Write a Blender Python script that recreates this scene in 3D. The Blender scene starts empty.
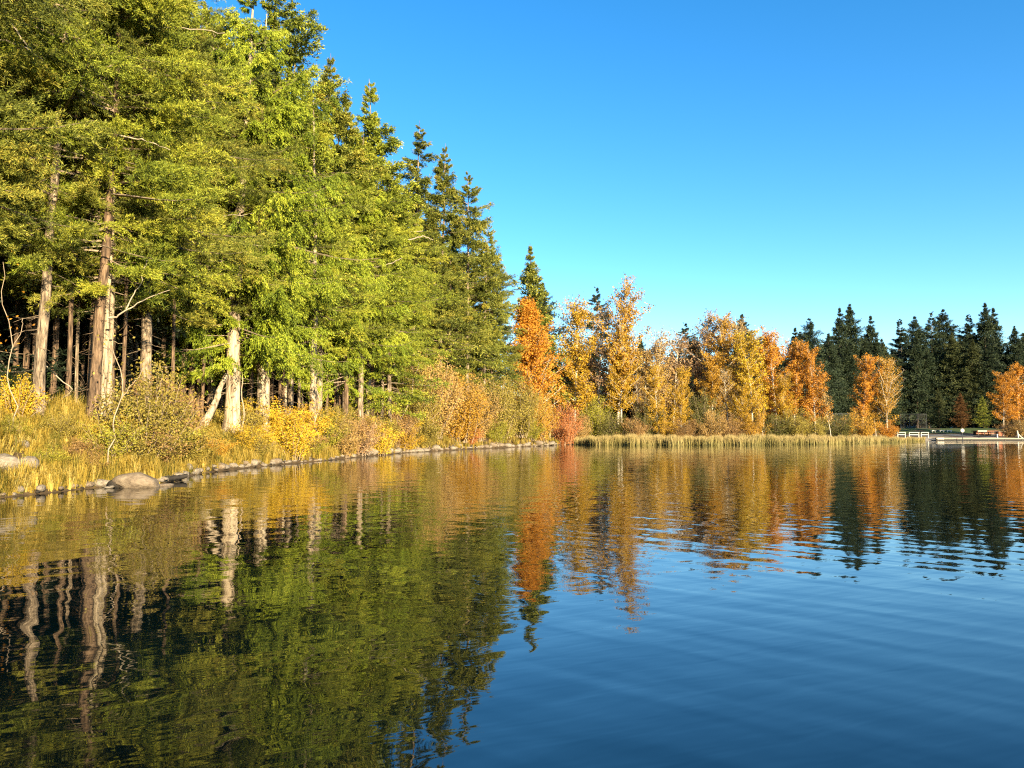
import bpy, math
import numpy as np
R = math.radians
C = bpy.context.scene.collection
rng = np.random.default_rng(7)

# ---------------------------------------------------------------- camera model
F = 760.0; HOR = 431.0; CAMH = 2.0
PIT = math.atan((HOR - 384) / F); cp, sp = math.cos(PIT), math.sin(PIT)
def at(px, py, D):
    dx = (px - 512) / F; dz = (384 - py) / F
    t = D / (cp - dz * sp)
    return np.array([dx * t, D, CAMH + t * (sp + dz * cp)])
def gx(px, D, z=2.0):
    return (px - 512) / F * (D * cp + (z - CAMH) * sp)
def ztop(py, D): return at(512, py, D)[2]

# ---------------------------------------------------------------- mesh helpers
class Geo:
    def __init__(s): s.V = []; s.Q = []; s.T = []; s.qm = []; s.tm = []; s.a = []; s.n = 0
    def add(s, V, Q=None, T=None, mat=0, tint=0.5):
        V = np.asarray(V, float).reshape(-1, 3)
        s.V.append(V)
        t = np.broadcast_to(np.asarray(tint, float), (len(V),)) if np.ndim(tint) == 0 else np.asarray(tint, float)
        s.a.append(t)
        if Q is not None and len(Q): s.Q.append(np.asarray(Q, int) + s.n); s.qm.append(np.full(len(Q), mat))
        if T is not None and len(T): s.T.append(np.asarray(T, int) + s.n); s.tm.append(np.full(len(T), mat))
        s.n += len(V)
    def mesh(s, name, mats, smooth=False):
        V = np.concatenate(s.V); me = bpy.data.meshes.new(name)
        Q = np.concatenate(s.Q) if s.Q else np.zeros((0, 4), int)
        T = np.concatenate(s.T) if s.T else np.zeros((0, 3), int)
        me.vertices.add(len(V)); me.vertices.foreach_set('co', V.astype(np.float32).ravel())
        nl = Q.size + T.size; me.loops.add(nl); me.polygons.add(len(Q) + len(T))
        me.loops.foreach_set('vertex_index', np.concatenate([Q.ravel(), T.ravel()]).astype(np.int32))
        st = np.concatenate([np.arange(len(Q)) * 4, Q.size + np.arange(len(T)) * 3]).astype(np.int32)
        me.polygons.foreach_set('loop_start', st)
        mi = np.concatenate(s.qm + s.tm).astype(np.int32)
        me.polygons.foreach_set('material_index', mi)
        me.polygons.foreach_set('use_smooth', np.full(len(mi), smooth))
        at_ = me.attributes.new('tint', 'FLOAT', 'POINT')
        at_.data.foreach_set('value', np.concatenate(s.a).astype(np.float32))
        for m in mats: me.materials.append(m)
        me.update(calc_edges=True)
        return me
def nrm(v): return v / np.maximum(np.linalg.norm(v, axis=-1, keepdims=True), 1e-9)
def leaves(g, P, D, L, W, up, mat=0, tint=None, mid=0.45, rg=rng):
    """kite shaped leaf blades: base P, direction D, length L, width W, face normal near 'up'"""
    N = len(P); D = nrm(D); S = nrm(np.cross(D, up)); Nn = np.cross(S, D)
    L = np.broadcast_to(L, (N,))[:, None]; W = np.broadcast_to(W, (N,))[:, None]
    m = P + D * L * mid
    V = np.stack([P, m + S * W * .5 - Nn * W * .12, P + D * L, m - S * W * .5 - Nn * W * .12], 1).reshape(-1, 3)
    Q = np.arange(N * 4).reshape(N, 4)
    if tint is None: tint = rg.random(N)
    g.add(V, Q=Q, mat=mat, tint=np.repeat(np.clip(tint, 0, 1), 4))
def tubes(g, P, r, n=4, mat=0, tint=0.5, cap=False):
    """P (B,S,3) paths, r (B,S) radii"""
    P = np.asarray(P, float); r = np.asarray(r, float)
    if P.ndim == 2: P = P[None]; r = r[None]
    B, S, _ = P.shape
    T = np.empty_like(P); T[:, 1:-1] = P[:, 2:] - P[:, :-2]; T[:, 0] = P[:, 1] - P[:, 0]; T[:, -1] = P[:, -1] - P[:, -2]
    T = nrm(T)
    ref = np.where(np.abs(T[:, :1, 2:3]) > .8, np.array([1., 0, 0]), np.array([0, 0, 1.]))
    U = nrm(np.cross(T, np.broadcast_to(ref, T.shape))); W = np.cross(T, U)
    a = np.linspace(0, 2 * np.pi, n, endpoint=False)
    ring = U[:, :, None] * np.cos(a)[None, None, :, None] + W[:, :, None] * np.sin(a)[None, None, :, None]
    V = P[:, :, None] + ring * r[:, :, None, None]
    idx = np.arange(B * S * n).reshape(B, S, n)
    i0 = idx[:, :-1]; i1 = idx[:, 1:]
    Q = np.stack([i0, np.roll(i0, -1, 2), np.roll(i1, -1, 2), i1], -1).reshape(-1, 4)
    g.add(V.reshape(-1, 3), Q=Q, mat=mat, tint=tint)
def box(g, c, s, mat=0, rz=0.0):
    c = np.array(c, float); h = np.array(s, float) / 2
    V = np.array([[x, y, z] for x in (-1, 1) for y in (-1, 1) for z in (-1, 1)], float) * h
    ca, sa = math.cos(rz), math.sin(rz)
    V = np.stack([V[:, 0] * ca - V[:, 1] * sa, V[:, 0] * sa + V[:, 1] * ca, V[:, 2]], 1) + c
    g.add(V, Q=[[0, 1, 3, 2], [4, 6, 7, 5], [0, 4, 5, 1], [2, 3, 7, 6], [0, 2, 6, 4], [1, 5, 7, 3]], mat=mat)

# ---------------------------------------------------------------- materials
def mat(name):
    m = bpy.data.materials.new(name); m.use_nodes = True; nt = m.node_tree; nt.nodes.clear()
    out = nt.nodes.new('ShaderNodeOutputMaterial')
    return m, nt, out
def nd(nt, t, **kw):
    n = nt.nodes.new(t)
    for k, v in kw.items(): setattr(n, k, v)
    return n
def ramp(nt, stops, fac):
    r = nd(nt, 'ShaderNodeValToRGB'); e = r.color_ramp.elements
    while len(e) < len(stops): e.new(0.5)
    for el, (p, c) in zip(e, stops): el.position = p; el.color = (*c, 1)
    nt.links.new(fac, r.inputs[0]); return r.outputs[0]
def leaf_mat(name, stops, transl=0.3, vary=0.14, rough=.6):
    m, nt, out = mat(name); L = nt.links
    a = nd(nt, 'ShaderNodeAttribute', attribute_name='tint')
    col = ramp(nt, stops, a.outputs['Fac'])
    oi = nd(nt, 'ShaderNodeObjectInfo')
    mr = nd(nt, 'ShaderNodeMapRange'); mr.inputs[3].default_value = 1 - vary; mr.inputs[4].default_value = 1 + vary
    L.new(oi.outputs['Random'], mr.inputs[0])
    hs = nd(nt, 'ShaderNodeHueSaturation'); L.new(col, hs.inputs['Color']); L.new(mr.outputs[0], hs.inputs['Value'])
    d = nd(nt, 'ShaderNodeBsdfPrincipled'); d.inputs['Roughness'].default_value = rough
    d.inputs['Specular IOR Level'].default_value = 0.25
    t = nd(nt, 'ShaderNodeBsdfTranslucent')
    L.new(hs.outputs[0], d.inputs['Base Color']); L.new(hs.outputs[0], t.inputs['Color'])
    mx = nd(nt, 'ShaderNodeMixShader'); mx.inputs[0].default_value = transl
    L.new(d.outputs[0], mx.inputs[1]); L.new(t.outputs[0], mx.inputs[2]); L.new(mx.outputs[0], out.inputs[0])
    return m
def noise_mat(name, stops, scale=4.0, stretch=(1, 1, 1), rough=.85, bump=.02, bscale=None, detail=6, spec=.3):
    m, nt, out = mat(name); L = nt.links
    tc = nd(nt, 'ShaderNodeTexCoord'); mp = nd(nt, 'ShaderNodeMapping'); mp.inputs['Scale'].default_value = stretch
    L.new(tc.outputs['Object'], mp.inputs[0])
    n = nd(nt, 'ShaderNodeTexNoise'); n.inputs['Scale'].default_value = scale; n.inputs['Detail'].default_value = detail
    n.inputs['Roughness'].default_value = .65
    L.new(mp.outputs[0], n.inputs['Vector'])
    col = ramp(nt, stops, n.outputs['Fac'])
    d = nd(nt, 'ShaderNodeBsdfPrincipled'); d.inputs['Roughness'].default_value = rough
    d.inputs['Specular IOR Level'].default_value = spec
    L.new(col, d.inputs['Base Color'])
    if bump:
        n2 = nd(nt, 'ShaderNodeTexNoise'); n2.inputs['Scale'].default_value = bscale or scale * 2; n2.inputs['Detail'].default_value = 8
        L.new(mp.outputs[0], n2.inputs['Vector'])
        b = nd(nt, 'ShaderNodeBump'); b.inputs['Distance'].default_value = bump
        L.new(n2.outputs['Fac'], b.inputs['Height']); L.new(b.outputs[0], d.inputs['Normal'])
    L.new(d.outputs[0], out.inputs[0]); return m
def plain(name, c, rough=.6, nv=.15):
    return noise_mat(name, [(.3, tuple(x * (1 - nv) for x in c)), (.7, tuple(min(1, x * (1 + nv)) for x in c))], 3.0, rough=rough, bump=.003)

M = {}
M['fir'] = leaf_mat('fir_needles', [(0, (0.021, 0.031, 0.007)), (.35, (0.111, 0.145, 0.015)), (.7, (0.263, 0.295, 0.026)), (1, (0.415, 0.382, 0.041))], .12)  # fir, olive and cedar stops spread wide to paint lit tufts and dark gaps
M['fir_olive'] = leaf_mat('olive_fir_needles', [(0, (0.022, 0.030, 0.008)), (.4, (0.101, 0.122, 0.018)), (.75, (0.233, 0.243, 0.033)), (1, (0.383, 0.323, 0.047))], .12)
M['fir_dark'] = leaf_mat('dark_conifer_needles', [(0, (.010, .018, .010)), (.5, (.028, .045, .022)), (1, (.058, .075, .03))], .12)
M['fir_mid'] = leaf_mat('dull_olive_needles', [(0, (.016, .022, .008)), (.5, (.05, .06, .018)), (1, (.09, .095, .03))], .12)
M['fir_deep'] = leaf_mat('deep_wood_needles', [(0, (.003, .006, .003)), (.5, (.008, .014, .006)), (1, (.016, .024, .009))], .05)  # near-black needles paint the shade inside the wood
M['cedar'] = leaf_mat('cedar_sprays', [(0, (0.029, 0.047, 0.005)), (.4, (0.137, 0.185, 0.013)), (.75, (0.289, 0.344, 0.023)), (1, (0.417, 0.420, 0.041))], .2)
M['rusty'] = leaf_mat('rusty_needles', [(0, (.04, .02, .008)), (.5, (.12, .055, .016)), (1, (.18, .09, .03))], .2)
def autumn(name, base, vary=.14, transl=.25):
    b = np.array(base)
    return leaf_mat(name, [(0, tuple(b * .35)), (.4, tuple(b * .8)), (.75, tuple(b)), (1, tuple(np.clip(b * np.array([1.12, 1.2, 1.5]), 0, .8)))], transl, vary)
M['gold'] = autumn('golden_leaves', (.56, .34, .028))
M['yellow'] = autumn('yellow_leaves', (.60, .40, .03))
M['orange'] = autumn('orange_leaves', (.58, .255, .026))
M['amber'] = autumn('amber_leaves', (.52, .29, .035))
M['tan'] = autumn('tan_leaves', (.44, .28, .085))
M['pinktan'] = autumn('pinkish_tan_leaves', (.44, .27, .13))
M['red'] = autumn('red_leaves', (.58, .22, .07))
M['olive'] = autumn('olive_gold_leaves', (.32, .25, .045))
M['olivedark'] = autumn('dull_olive_leaves', (.14, .13, .03))
M['ygreen'] = autumn('yellow_green_leaves', (.34, .31, .035))
M['brown'] = autumn('brown_twig_leaves', (.34, .20, .07))
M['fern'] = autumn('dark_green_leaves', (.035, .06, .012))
M['straw'] = leaf_mat('straw_grass', [(0, (.10, .11, .02)), (.3, (.24, .18, .03)), (.6, (.42, .29, .045)), (1, (.50, .40, .13))], .3, 0)
M['reed'] = leaf_mat('reed_blades', [(0, (.10, .10, .03)), (.5, (.27, .22, .07)), (1, (.42, .31, .13))], .2, 0)
M['ggrass'] = leaf_mat('lawn_grass', [(0, (.03, .06, .01)), (1, (.09, .14, .025))], .3, 0)
M['bark'] = noise_mat('grey_brown_bark', [(.36, (.055, .038, .026)), (.5, (.20, .15, .10)), (.64, (.38, .29, .20))], 7.0, (1, 1, .22), bump=.09, bscale=12)
M['barkb'] = noise_mat('brown_bark', [(.36, (.03, .019, .012)), (.5, (.13, .083, .05)), (.64, (.25, .165, .10))], 7.0, (1, 1, .18), bump=.09, bscale=12)
M['barkp'] = noise_mat('pale_stringy_bark', [(.36, (.11, .078, .05)), (.5, (.33, .255, .17)), (.64, (.50, .41, .29))], 7.0, (1, 1, .12), bump=.09, bscale=12)
M['barkw'] = noise_mat('pale_grey_bark', [(.25, (.25, .21, .16)), (.6, (.5, .44, .35))], 4.0, (1, 1, .5), bump=.02)
M['barkd'] = noise_mat('shade_dark_bark', [(.25, (.02, .013, .009)), (.6, (.075, .05, .032))], 5.0, (1, 1, .2), bump=.03)  # bark darkened to carry the wood's shade in its colour
M['twig'] = noise_mat('twig_wood', [(.3, (.17, .125, .085)), (.7, (.34, .26, .18))], 6.0, bump=0)
M['deadwood'] = noise_mat('bleached_deadwood', [(.3, (.22, .175, .12)), (.7, (.46, .39, .29))], 7.0, (1, 1, .4), bump=.01)
M['stem'] = noise_mat('shrub_stems', [(.3, (.20, .14, .09)), (.7, (.40, .31, .21))], 6.0, bump=0)
M['rock'] = noise_mat('pale_stone', [(.25, (.07, .055, .04)), (.5, (.20, .165, .125)), (.75, (.36, .31, .24))], 3.0, bump=.05)
M['boulder'] = noise_mat('tan_boulder_stone', [(.25, (.07, .05, .035)), (.5, (.165, .125, .085)), (.75, (.25, .20, .14))], 2.6, bump=.05)
M['darkrock'] = noise_mat('dark_stone', [(.3, (.012, .010, .008)), (.7, (.045, .036, .028))], 3.0, bump=.03)  # dark stone tone; on the rock beside the boulder it stands for shade
M['soil'] = noise_mat('forest_floor_soil', [(.3, (.035, .022, .012)), (.55, (.085, .055, .025)), (.75, (.15, .10, .04))], 1.2, bump=.08)

# ---------------------------------------------------------------- object helpers
def link(name, me, parent=None, loc=(0, 0, 0), rz=0, sc=None):
    o = bpy.data.objects.new(name, me); C.objects.link(o)
    o.location = loc; o.rotation_euler = (0, 0, rz)
    if sc is not None: o.scale = sc
    if parent: o.parent = parent
    return o
def tag(o, label, cat, group=None, kind=None):
    if label: o['label'] = label
    if cat: o['category'] = cat
    if group: o['group'] = group
    if kind: o['kind'] = kind
    return o
def empty(name, loc, rz=0, sc=None):
    o = bpy.data.objects.new(name, None); C.objects.link(o); o.location = loc; o.rotation_euler = (0, 0, rz); o.empty_display_size = .3
    if sc is not None: o.scale = sc
    return o
def override(o, m, slot=0):
    o.material_slots[slot].link = 'OBJECT'; o.material_slots[slot].material = m

# ---------------------------------------------------------------- terrain
SH = [(-150, 16.2), (0, 23), (60, 25.3), (100, 27.4), (160, 29.0), (200, 36), (262, 43.4), (330, 52.4), (400, 69), (470, 84), (540, 101),
      (562, 111), (575, 121), (600, 122), (700, 121), (760, 124), (830, 129), (900, 152), (937, 163), (1024, 163), (1200, 156)]
SHX_ = np.array([p for p, d in SH]); SHD_ = np.array([d for p, d in SH])
shore = [(-300., -60.), (-60, -20), (-30, 4)] + [(gx(p, d, 0), d) for p, d in SH] + [(200., 138.), (250, 110), (330, 80), (900, 60)]
shore = np.array(shore)
landpoly = np.concatenate([[[-3000, -60]], shore, [[3000, 60], [3000, 3000], [-3000, 3000]]])
def sdist(x, y):
    x = np.asarray(x, float); y = np.asarray(y, float); sh = x.shape; x = x.ravel(); y = y.ravel()
    d = np.full(x.shape, 1e9); ins = np.zeros(x.shape, bool)
    n = len(landpoly)
    for i in range(n):
        ax, ay = landpoly[i]; bx, by = landpoly[(i + 1) % n]
        if max(abs(ax), abs(bx), abs(ay), abs(by)) < 2999 or i == 0 or (i < n - 3):
            vx, vy = bx - ax, by - ay; t = np.clip(((x - ax) * vx + (y - ay) * vy) / (vx * vx + vy * vy), 0, 1)
            d = np.minimum(d, np.hypot(x - ax - t * vx, y - ay - t * vy))
        c = ((ay > y) != (by > y)) & (x < (bx - ax) * (y - ay) / (by - ay + 1e-12) + ax)
        ins ^= c
    return np.where(ins, d, -d).reshape(sh)
def sm(x, a, b):
    t = np.clip((x - a) / (b - a), 0, 1); return t * t * (3 - 2 * t)
def wob(x, y, s, seed=0.0):
    return (np.sin(x * s + 1.3 + seed) * np.cos(y * s * 1.1 + .4 + seed * 2) + .5 * np.sin(x * s * 2.3 + y * s * 1.7 + seed) + .3 * np.sin(x * s * 4.1 - y * s * 3.3 + 2))
def gh(x, y):
    x = np.asarray(x, float); y = np.asarray(y, float)
    d = sdist(x, y)
    left = .45 * sm(d, -.1, .9) + 1.2 * sm(d, .6, 2.8) + .9 * sm(d, 2.2, 5.5) + .8 * sm(d, 8, 40) + 9 * sm(d, 24, 110) + .18 * wob(x, y, .8) * sm(d, 1, 4)
    right = 12 * sm(y, 262, 420) + .25 * sm(d, -.2, 2) + .5 * sm(d, 2, 20) + 2.0 * sm(d, 18, 45) + .06 * wob(x, y, .3)
    k = sm(y - .15 * (x + 10), 98, 118)
    land = left * (1 - k) + right * k
    return np.where(d > -.1, land, np.maximum(-4, d * .35))
def axis(segs):
    out = [segs[0][0]]
    for a, b, st in segs: out += list(np.linspace(a, b, max(2, int(round((b - a) / st)) + 1))[1:])
    return np.array(out)
xs = axis([(-1800, -300, 150), (-300, -120, 15), (-120, -40, 3), (-40, 14, .7), (14, 60, 2.0), (60, 240, 3), (240, 600, 30), (600, 1800, 150)])
ys = axis([(-1500, -200, 130), (-200, 0, 20), (0, 10, 2), (10, 116, .8), (116, 300, 2.2), (300, 600, 20), (600, 1900, 130)])
XX, YY = np.meshgrid(xs, ys); ZZ = gh(XX, YY)
ZZ = ZZ + 0.03 * rng.standard_normal(ZZ.shape) * (ZZ > .4)
g = Geo(); nx, ny = len(xs), len(ys)
ii = np.arange(nx * ny).reshape(ny, nx)
g.add(np.stack([XX, YY, ZZ], -1).reshape(-1, 3), Q=np.stack([ii[:-1, :-1], ii[:-1, 1:], ii[1:, 1:], ii[1:, :-1]], -1).reshape(-1, 4))
tag(link('ground', g.mesh('ground', [M['soil']], True)), None, None, kind='structure')
def sheet(name, m, pts_px, lift, nu=60, nv=12):
    """ground-hugging sheet between two pixel/depth polylines"""
    A = np.array([(gx(p, d, 1), d) for p, d in pts_px[0]]); B = np.array([(gx(p, d, 1), d) for p, d in pts_px[1]])
    def rs(P):
        t = np.linspace(0, len(P) - 1, nu); return np.stack([np.interp(t, np.arange(len(P)), P[:, k]) for k in (0, 1)], 1)
    A, B = rs(A), rs(B); v = np.linspace(0, 1, nv)[:, None, None]
    P = A[None] * (1 - v) + B[None] * v
    z = gh(P[..., 0], P[..., 1]) + lift
    g = Geo(); ii = np.arange(nu * nv).reshape(nv, nu)
    g.add(np.concatenate([P, z[..., None]], -1).reshape(-1, 3), Q=np.stack([ii[:-1, :-1], ii[:-1, 1:], ii[1:, 1:], ii[1:, :-1]], -1).reshape(-1, 4))
    return tag(link(name, g.mesh(name, [m], True)), None, None, kind='structure')
M['sand'] = noise_mat('beach_sand', [(.3, (.30, .24, .16)), (.7, (.44, .37, .26))], 1.5, bump=.02)
M['lawn'] = noise_mat('mown_lawn', [(.3, (.03, .055, .012)), (.7, (.07, .10, .02))], 1.0, bump=.04)
M['gravel'] = noise_mat('grey_path_gravel', [(.3, (.09, .09, .09)), (.7, (.17, .165, .16))], 3, bump=.02)
sheet('beach_sand', M['sand'], ([(885, 146), (937, 164), (1024, 164), (1200, 157)], [(885, 172), (937, 178), (1024, 180), (1200, 174)]), .03)
sheet('path', M['gravel'], ([(900, 180), (945, 181), (1024, 182), (1180, 180)], [(900, 187), (945, 188), (1024, 189), (1180, 187)]), .035)
sheet('lawn', M['lawn'], ([(850, 190), (945, 191), (1024, 192), (1180, 190)], [(850, 216), (945, 216), (1024, 216), (1180, 214)]), .04)

# ---------------------------------------------------------------- water
m, nt, out = mat('lake_surface'); Lk = nt.links
geo = nd(nt, 'ShaderNodeNewGeometry')
def wave(rot, sx, sy, detail, rough, amp, seed, dist=0.0):
    vr = nd(nt, 'ShaderNodeVectorRotate', rotation_type='Z_AXIS'); vr.inputs['Angle'].default_value = R(rot)
    Lk.new(geo.outputs['Position'], vr.inputs[0])
    mp = nd(nt, 'ShaderNodeMapping'); mp.inputs['Scale'].default_value = (sx, sy, 1); mp.inputs['Location'].default_value = (seed, seed * 1.7, seed)
    Lk.new(vr.outputs[0], mp.inputs[0])
    n = nd(nt, 'ShaderNodeTexNoise'); n.inputs['Scale'].default_value = 1; n.inputs['Detail'].default_value = detail
    n.inputs['Roughness'].default_value = rough; n.inputs['Distortion'].default_value = dist
    Lk.new(mp.outputs[0], n.inputs['Vector'])
    mu = nd(nt, 'ShaderNodeMath', operation='MULTIPLY'); Lk.new(n.outputs['Fac'], mu.inputs[0]); mu.inputs[1].default_value = amp
    return mu.outputs[0]
def madd(a, b, op='ADD'):
    n = nd(nt, 'ShaderNodeMath', operation=op); Lk.new(a, n.inputs[0])
    if isinstance(b, float): n.inputs[1].default_value = b
    else: Lk.new(b, n.inputs[1])
    return n.outputs[0]
# patches of calmer and livelier water
pm = nd(nt, 'ShaderNodeTexNoise'); pm.inputs['Scale'].default_value = .05; pm.inputs['Detail'].default_value = 2
Lk.new(geo.outputs['Position'], pm.inputs['Vector'])
pr = nd(nt, 'ShaderNodeMapRange'); pr.inputs[1].default_value = .35; pr.inputs[2].default_value = .65; pr.inputs[3].default_value = .45; pr.inputs[4].default_value = 1.25
Lk.new(pm.outputs['Fac'], pr.inputs[0])
h = wave(-48, .30, 1.1, 1.0, .4, .017, 3.0, .3)
h2 = wave(40, .45, 1.7, 1.0, .4, .014, 11.0, .2)
h3 = wave(-25, 1.2, 4.0, 2.0, .45, .0034, 23.0, .3)
hs_ = madd(madd(madd(h, h2), h3), pr.outputs[0], 'MULTIPLY')
bp = nd(nt, 'ShaderNodeBump'); bp.inputs['Distance'].default_value = 1.0; bp.inputs['Strength'].default_value = 1.0
Lk.new(hs_, bp.inputs['Height'])
# water colour: deep teal with a faint weedy shoal showing through
wn = nd(nt, 'ShaderNodeTexNoise'); wn.inputs['Scale'].default_value = .35; wn.inputs['Detail'].default_value = 4
Lk.new(geo.outputs['Position'], wn.inputs['Vector'])
wc = ramp(nt, [(.35, (.0005, .0022, .003)), (.75, (.002, .0075, .0075))], wn.outputs['Fac'])
pb = nd(nt, 'ShaderNodeBsdfPrincipled'); pb.inputs['Roughness'].default_value = .015; pb.inputs['IOR'].default_value = 1.6
pb.inputs['Specular IOR Level'].default_value = .5
Lk.new(wc, pb.inputs['Base Color']); Lk.new(bp.outputs[0], pb.inputs['Normal']); Lk.new(pb.outputs[0], out.inputs[0])
M['water'] = m
g = Geo()
g.add([(-1700, -1400, 0), (1700, -1400, 0), (1700, 1800, 0), (-1700, 1800, 0)], Q=[[0, 1, 2, 3]])
tag(link('lake_water', g.mesh('lake_water', [M['water']])), None, None, kind='structure')

# ---------------------------------------------------------------- tree generators
def trunk_mesh(name, H, r0, m, seed, lean=.25, flare=1.5, sides=12, cut=1.0, S=18, stubs=26):
    rg = np.random.default_rng(seed); g = Geo()
    z = np.concatenate([[-.6, 0, .25, .6, 1.2], np.linspace(2, H * cut, S)])
    ph = rg.random(4) * 6.28
    x = lean * np.sin(z / H * 3.1 + ph[0]) - lean * np.sin(ph[0]); y = lean * np.sin(z / H * 2.7 + ph[1]) - lean * np.sin(ph[1])
    x += .03 * np.sin(z * 1.1 + ph[2]); y += .03 * np.sin(z * .9 + ph[3])
    r = r0 * np.clip(1 - z / H, 0.02, 1) ** .75 * (1 + (flare - 1) * np.exp(-np.maximum(z, 0) / .5))
    a0 = g.n; tubes(g, np.stack([x, y, z], 1), r, sides)
    V = g.V[0]; ctr = np.repeat(np.stack([x, y, z], 1), sides, 0); ang = np.arctan2(V[:, 1] - ctr[:, 1], V[:, 0] - ctr[:, 0])
    k = 1 + .06 * np.sin(ang * 3 + ph[0] + V[:, 2] * .15) + .05 * np.sin(ang * 5 + ph[1]) + (.16 * np.sin(ang * 4 + ph[2])) * np.exp(-np.maximum(V[:, 2], 0) / .5)
    g.V[0] = ctr + (V - ctr) * k[:, None]
    nst = stubs; zs = rg.uniform(1.8, 8.5, nst); a_ = rg.random(nst) * 6.283; ls_ = rg.uniform(.35, 1.5, nst)
    if nst:
        u_ = np.linspace(0, 1, 5)[None]; rr = ls_[:, None] * u_
        P = np.stack([np.interp(zs, z, x)[:, None] + np.cos(a_)[:, None] * rr, np.interp(zs, z, y)[:, None] + np.sin(a_)[:, None] * rr, zs[:, None] - .25 * rr + .25 * rr ** 2 * rg.uniform(-1, 1, (nst, 1)) + rg.normal(0, .02, (nst, 5))], -1)
        tubes(g, P, np.array([[.018, .014, .011, .008, .004]]) * np.ones((nst, 1)), 4)
    return g.mesh(name, [m], True), (x, y, z)
def conifer(name, H, Rr, cb, nb, K, Mc, q, ll, lw, seed, droop=.25, hang=0.0, bark='bark', needles='fir', r0=.24, prof=.75, gaps=.12, lean=.3, inner=.12, jit=.05, tipw=.25, fluff=.16, patch=-.95, bw=1.0, wood=True, flare=1.5):
    rg = np.random.default_rng(seed)
    tme, (tx, ty, tz) = trunk_mesh(name + '_trunk', H, r0, M[bark], seed, lean, flare)
    g = Geo()
    u = np.sort(rg.random(nb)) ** .9; z = cb + (H * .985 - cb) * u
    t = (H - z) / (H - cb)
    az = np.arange(nb) * 2.39996 + rg.normal(0, .5, nb)
    pr_ = np.where(t < .75, (t / .75) ** (prof + .3 * np.exp(-t / .2)), 1 - .3 * (t - .75) / .25)
    # lobes: broad azimuth dependent reach so that the outline is uneven
    lob = 1 + .2 * np.sin(az * 2 + z * .5 + seed) + .2 * np.sin(az * 3 - z * 1.1) + .12 * np.sin(z * 2.7 + az)
    L = Rr * pr_ * lob * rg.choice([.55, .8, 1.0, 1.25], nb) * rg.uniform(.85, 1.15, nb) + tipw
    tf = np.clip(.22 + 3.2 * t, 0, 1)
    pn = np.sin(az * 2 + z * .8 + seed) + np.sin(z * 1.6 - az * 1.0 + seed * .7)
    keep = (rg.random(nb) > gaps) & (pn > patch)
    z, t, az, L, tf = z[keep], t[keep], az[keep], L[keep], tf[keep]; nb = len(z)
    el = np.interp(t, [0, .15, .5, 1], [R(55), R(25), R(4), R(-9)]) + rg.normal(0, R(7), nb)
    S = 7; s = np.linspace(0, 1, S)
    ax = np.stack([np.cos(az), np.sin(az)], 1)
    def bpos(s_):  # (nb,k) -> (nb,k,3)
        rr = L[:, None] * s_ * np.cos(el)[:, None]
        zz = z[:, None] + L[:, None] * s_ * np.sin(el)[:, None] - droop * L[:, None] * .55 * s_ ** 1.6 + (droop * .35 + .05) * L[:, None] * s_ ** 4
        bx = np.interp(z, tz, tx)[:, None]; by = np.interp(z, tz, ty)[:, None]
        return np.stack([bx + ax[:, :1] * rr, by + ax[:, 1:] * rr, zz], -1)
    if wood:
        rad = (.009 + .009 * L)[:, None] * (1 - s[None] * .85)
        tubes(g, bpos(np.broadcast_to(s, (nb, S))), rad, 3, mat=1)
    # twigs
    s0 = np.clip(np.linspace(inner, 1.0, K)[None] + rg.uniform(-.05, .05, (nb, K)), .08, 1)
    P = np.repeat(bpos(s0)[:, :, None], 2, 2)                     # nb,K,2,3
    side = np.array([-1, 1.])[None, None, :]
    ang = az[:, None, None] + side * (R(62) - R(38) * s0[:, :, None]) + rg.normal(0, .25, (nb, K, 2))
    tl = (L[:, None, None] * .42 * (1 - .72 * s0[:, :, None]) + .28) * tf[:, None, None] * rg.uniform(.6, 1.25, (nb, K, 2))
    zd = -.05 - .25 * droop - hang + rg.normal(0, fluff, (nb, K, 2))
    Dv = nrm(np.stack([np.cos(ang), np.sin(ang), zd], -1))
    mc = (np.arange(Mc) + .5) / Mc
    mm = np.clip(mc[None, None, None] + rg.uniform(-.5 / Mc, .5 / Mc, (nb, K, 2, Mc)), 0, 1)
    Q_ = P[:, :, :, None] + Dv[:, :, :, None] * (tl[..., None] * mm)[..., None]
    Q_[..., 2] -= (hang * .9 + .12) * (tl[..., None] * mm) ** 2
    btint = rg.normal(.5, .14, nb)
    tint = np.broadcast_to((btint[:, None, None, None] + .28 * (s0[:, :, None, None] - .55) + .12 * (mm - .5)), Q_.shape[:-1])  # tint falls inward, putting the crown's inner shade into the needles
    lf = np.broadcast_to(np.clip(.3 + 3 * t, 0, 1)[:, None, None, None], Q_.shape[:-1]).reshape(-1)
    Q_ = Q_.reshape(-1, 3); D0 = np.broadcast_to(Dv[:, :, :, None], (nb, K, 2, Mc, 3)).reshape(-1, 3); tint = tint.reshape(-1)
    lf = np.repeat(lf, q); Q_ = np.repeat(Q_, q, 0); D0 = np.repeat(D0, q, 0); tint = np.repeat(tint, q); N = len(Q_)
    if hang > .2:
        D1 = D0 * .6 + rg.normal(0, .28, (N, 3)) + np.array([0, 0, -.6])
        up = rg.normal(0, 1, (N, 3)) + np.array([.0, 0, .1]); 
    else:
        D1 = D0 * .8 + rg.normal(0, .55, (N, 3)) + np.array([0, 0, .12])
        up = rg.normal(0, .8, (N, 3)) + np.array([0, 0, .6])
    Q_ = Q_ + rg.normal(0, jit, (N, 3)) * lf[:, None]
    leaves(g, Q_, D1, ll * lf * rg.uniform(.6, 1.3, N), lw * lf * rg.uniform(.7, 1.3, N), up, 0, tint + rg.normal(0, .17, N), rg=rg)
    return dict(trunk=tme, crown=g.mesh(name + '_crown', [M[needles], M['twig']]), H=H)
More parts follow.
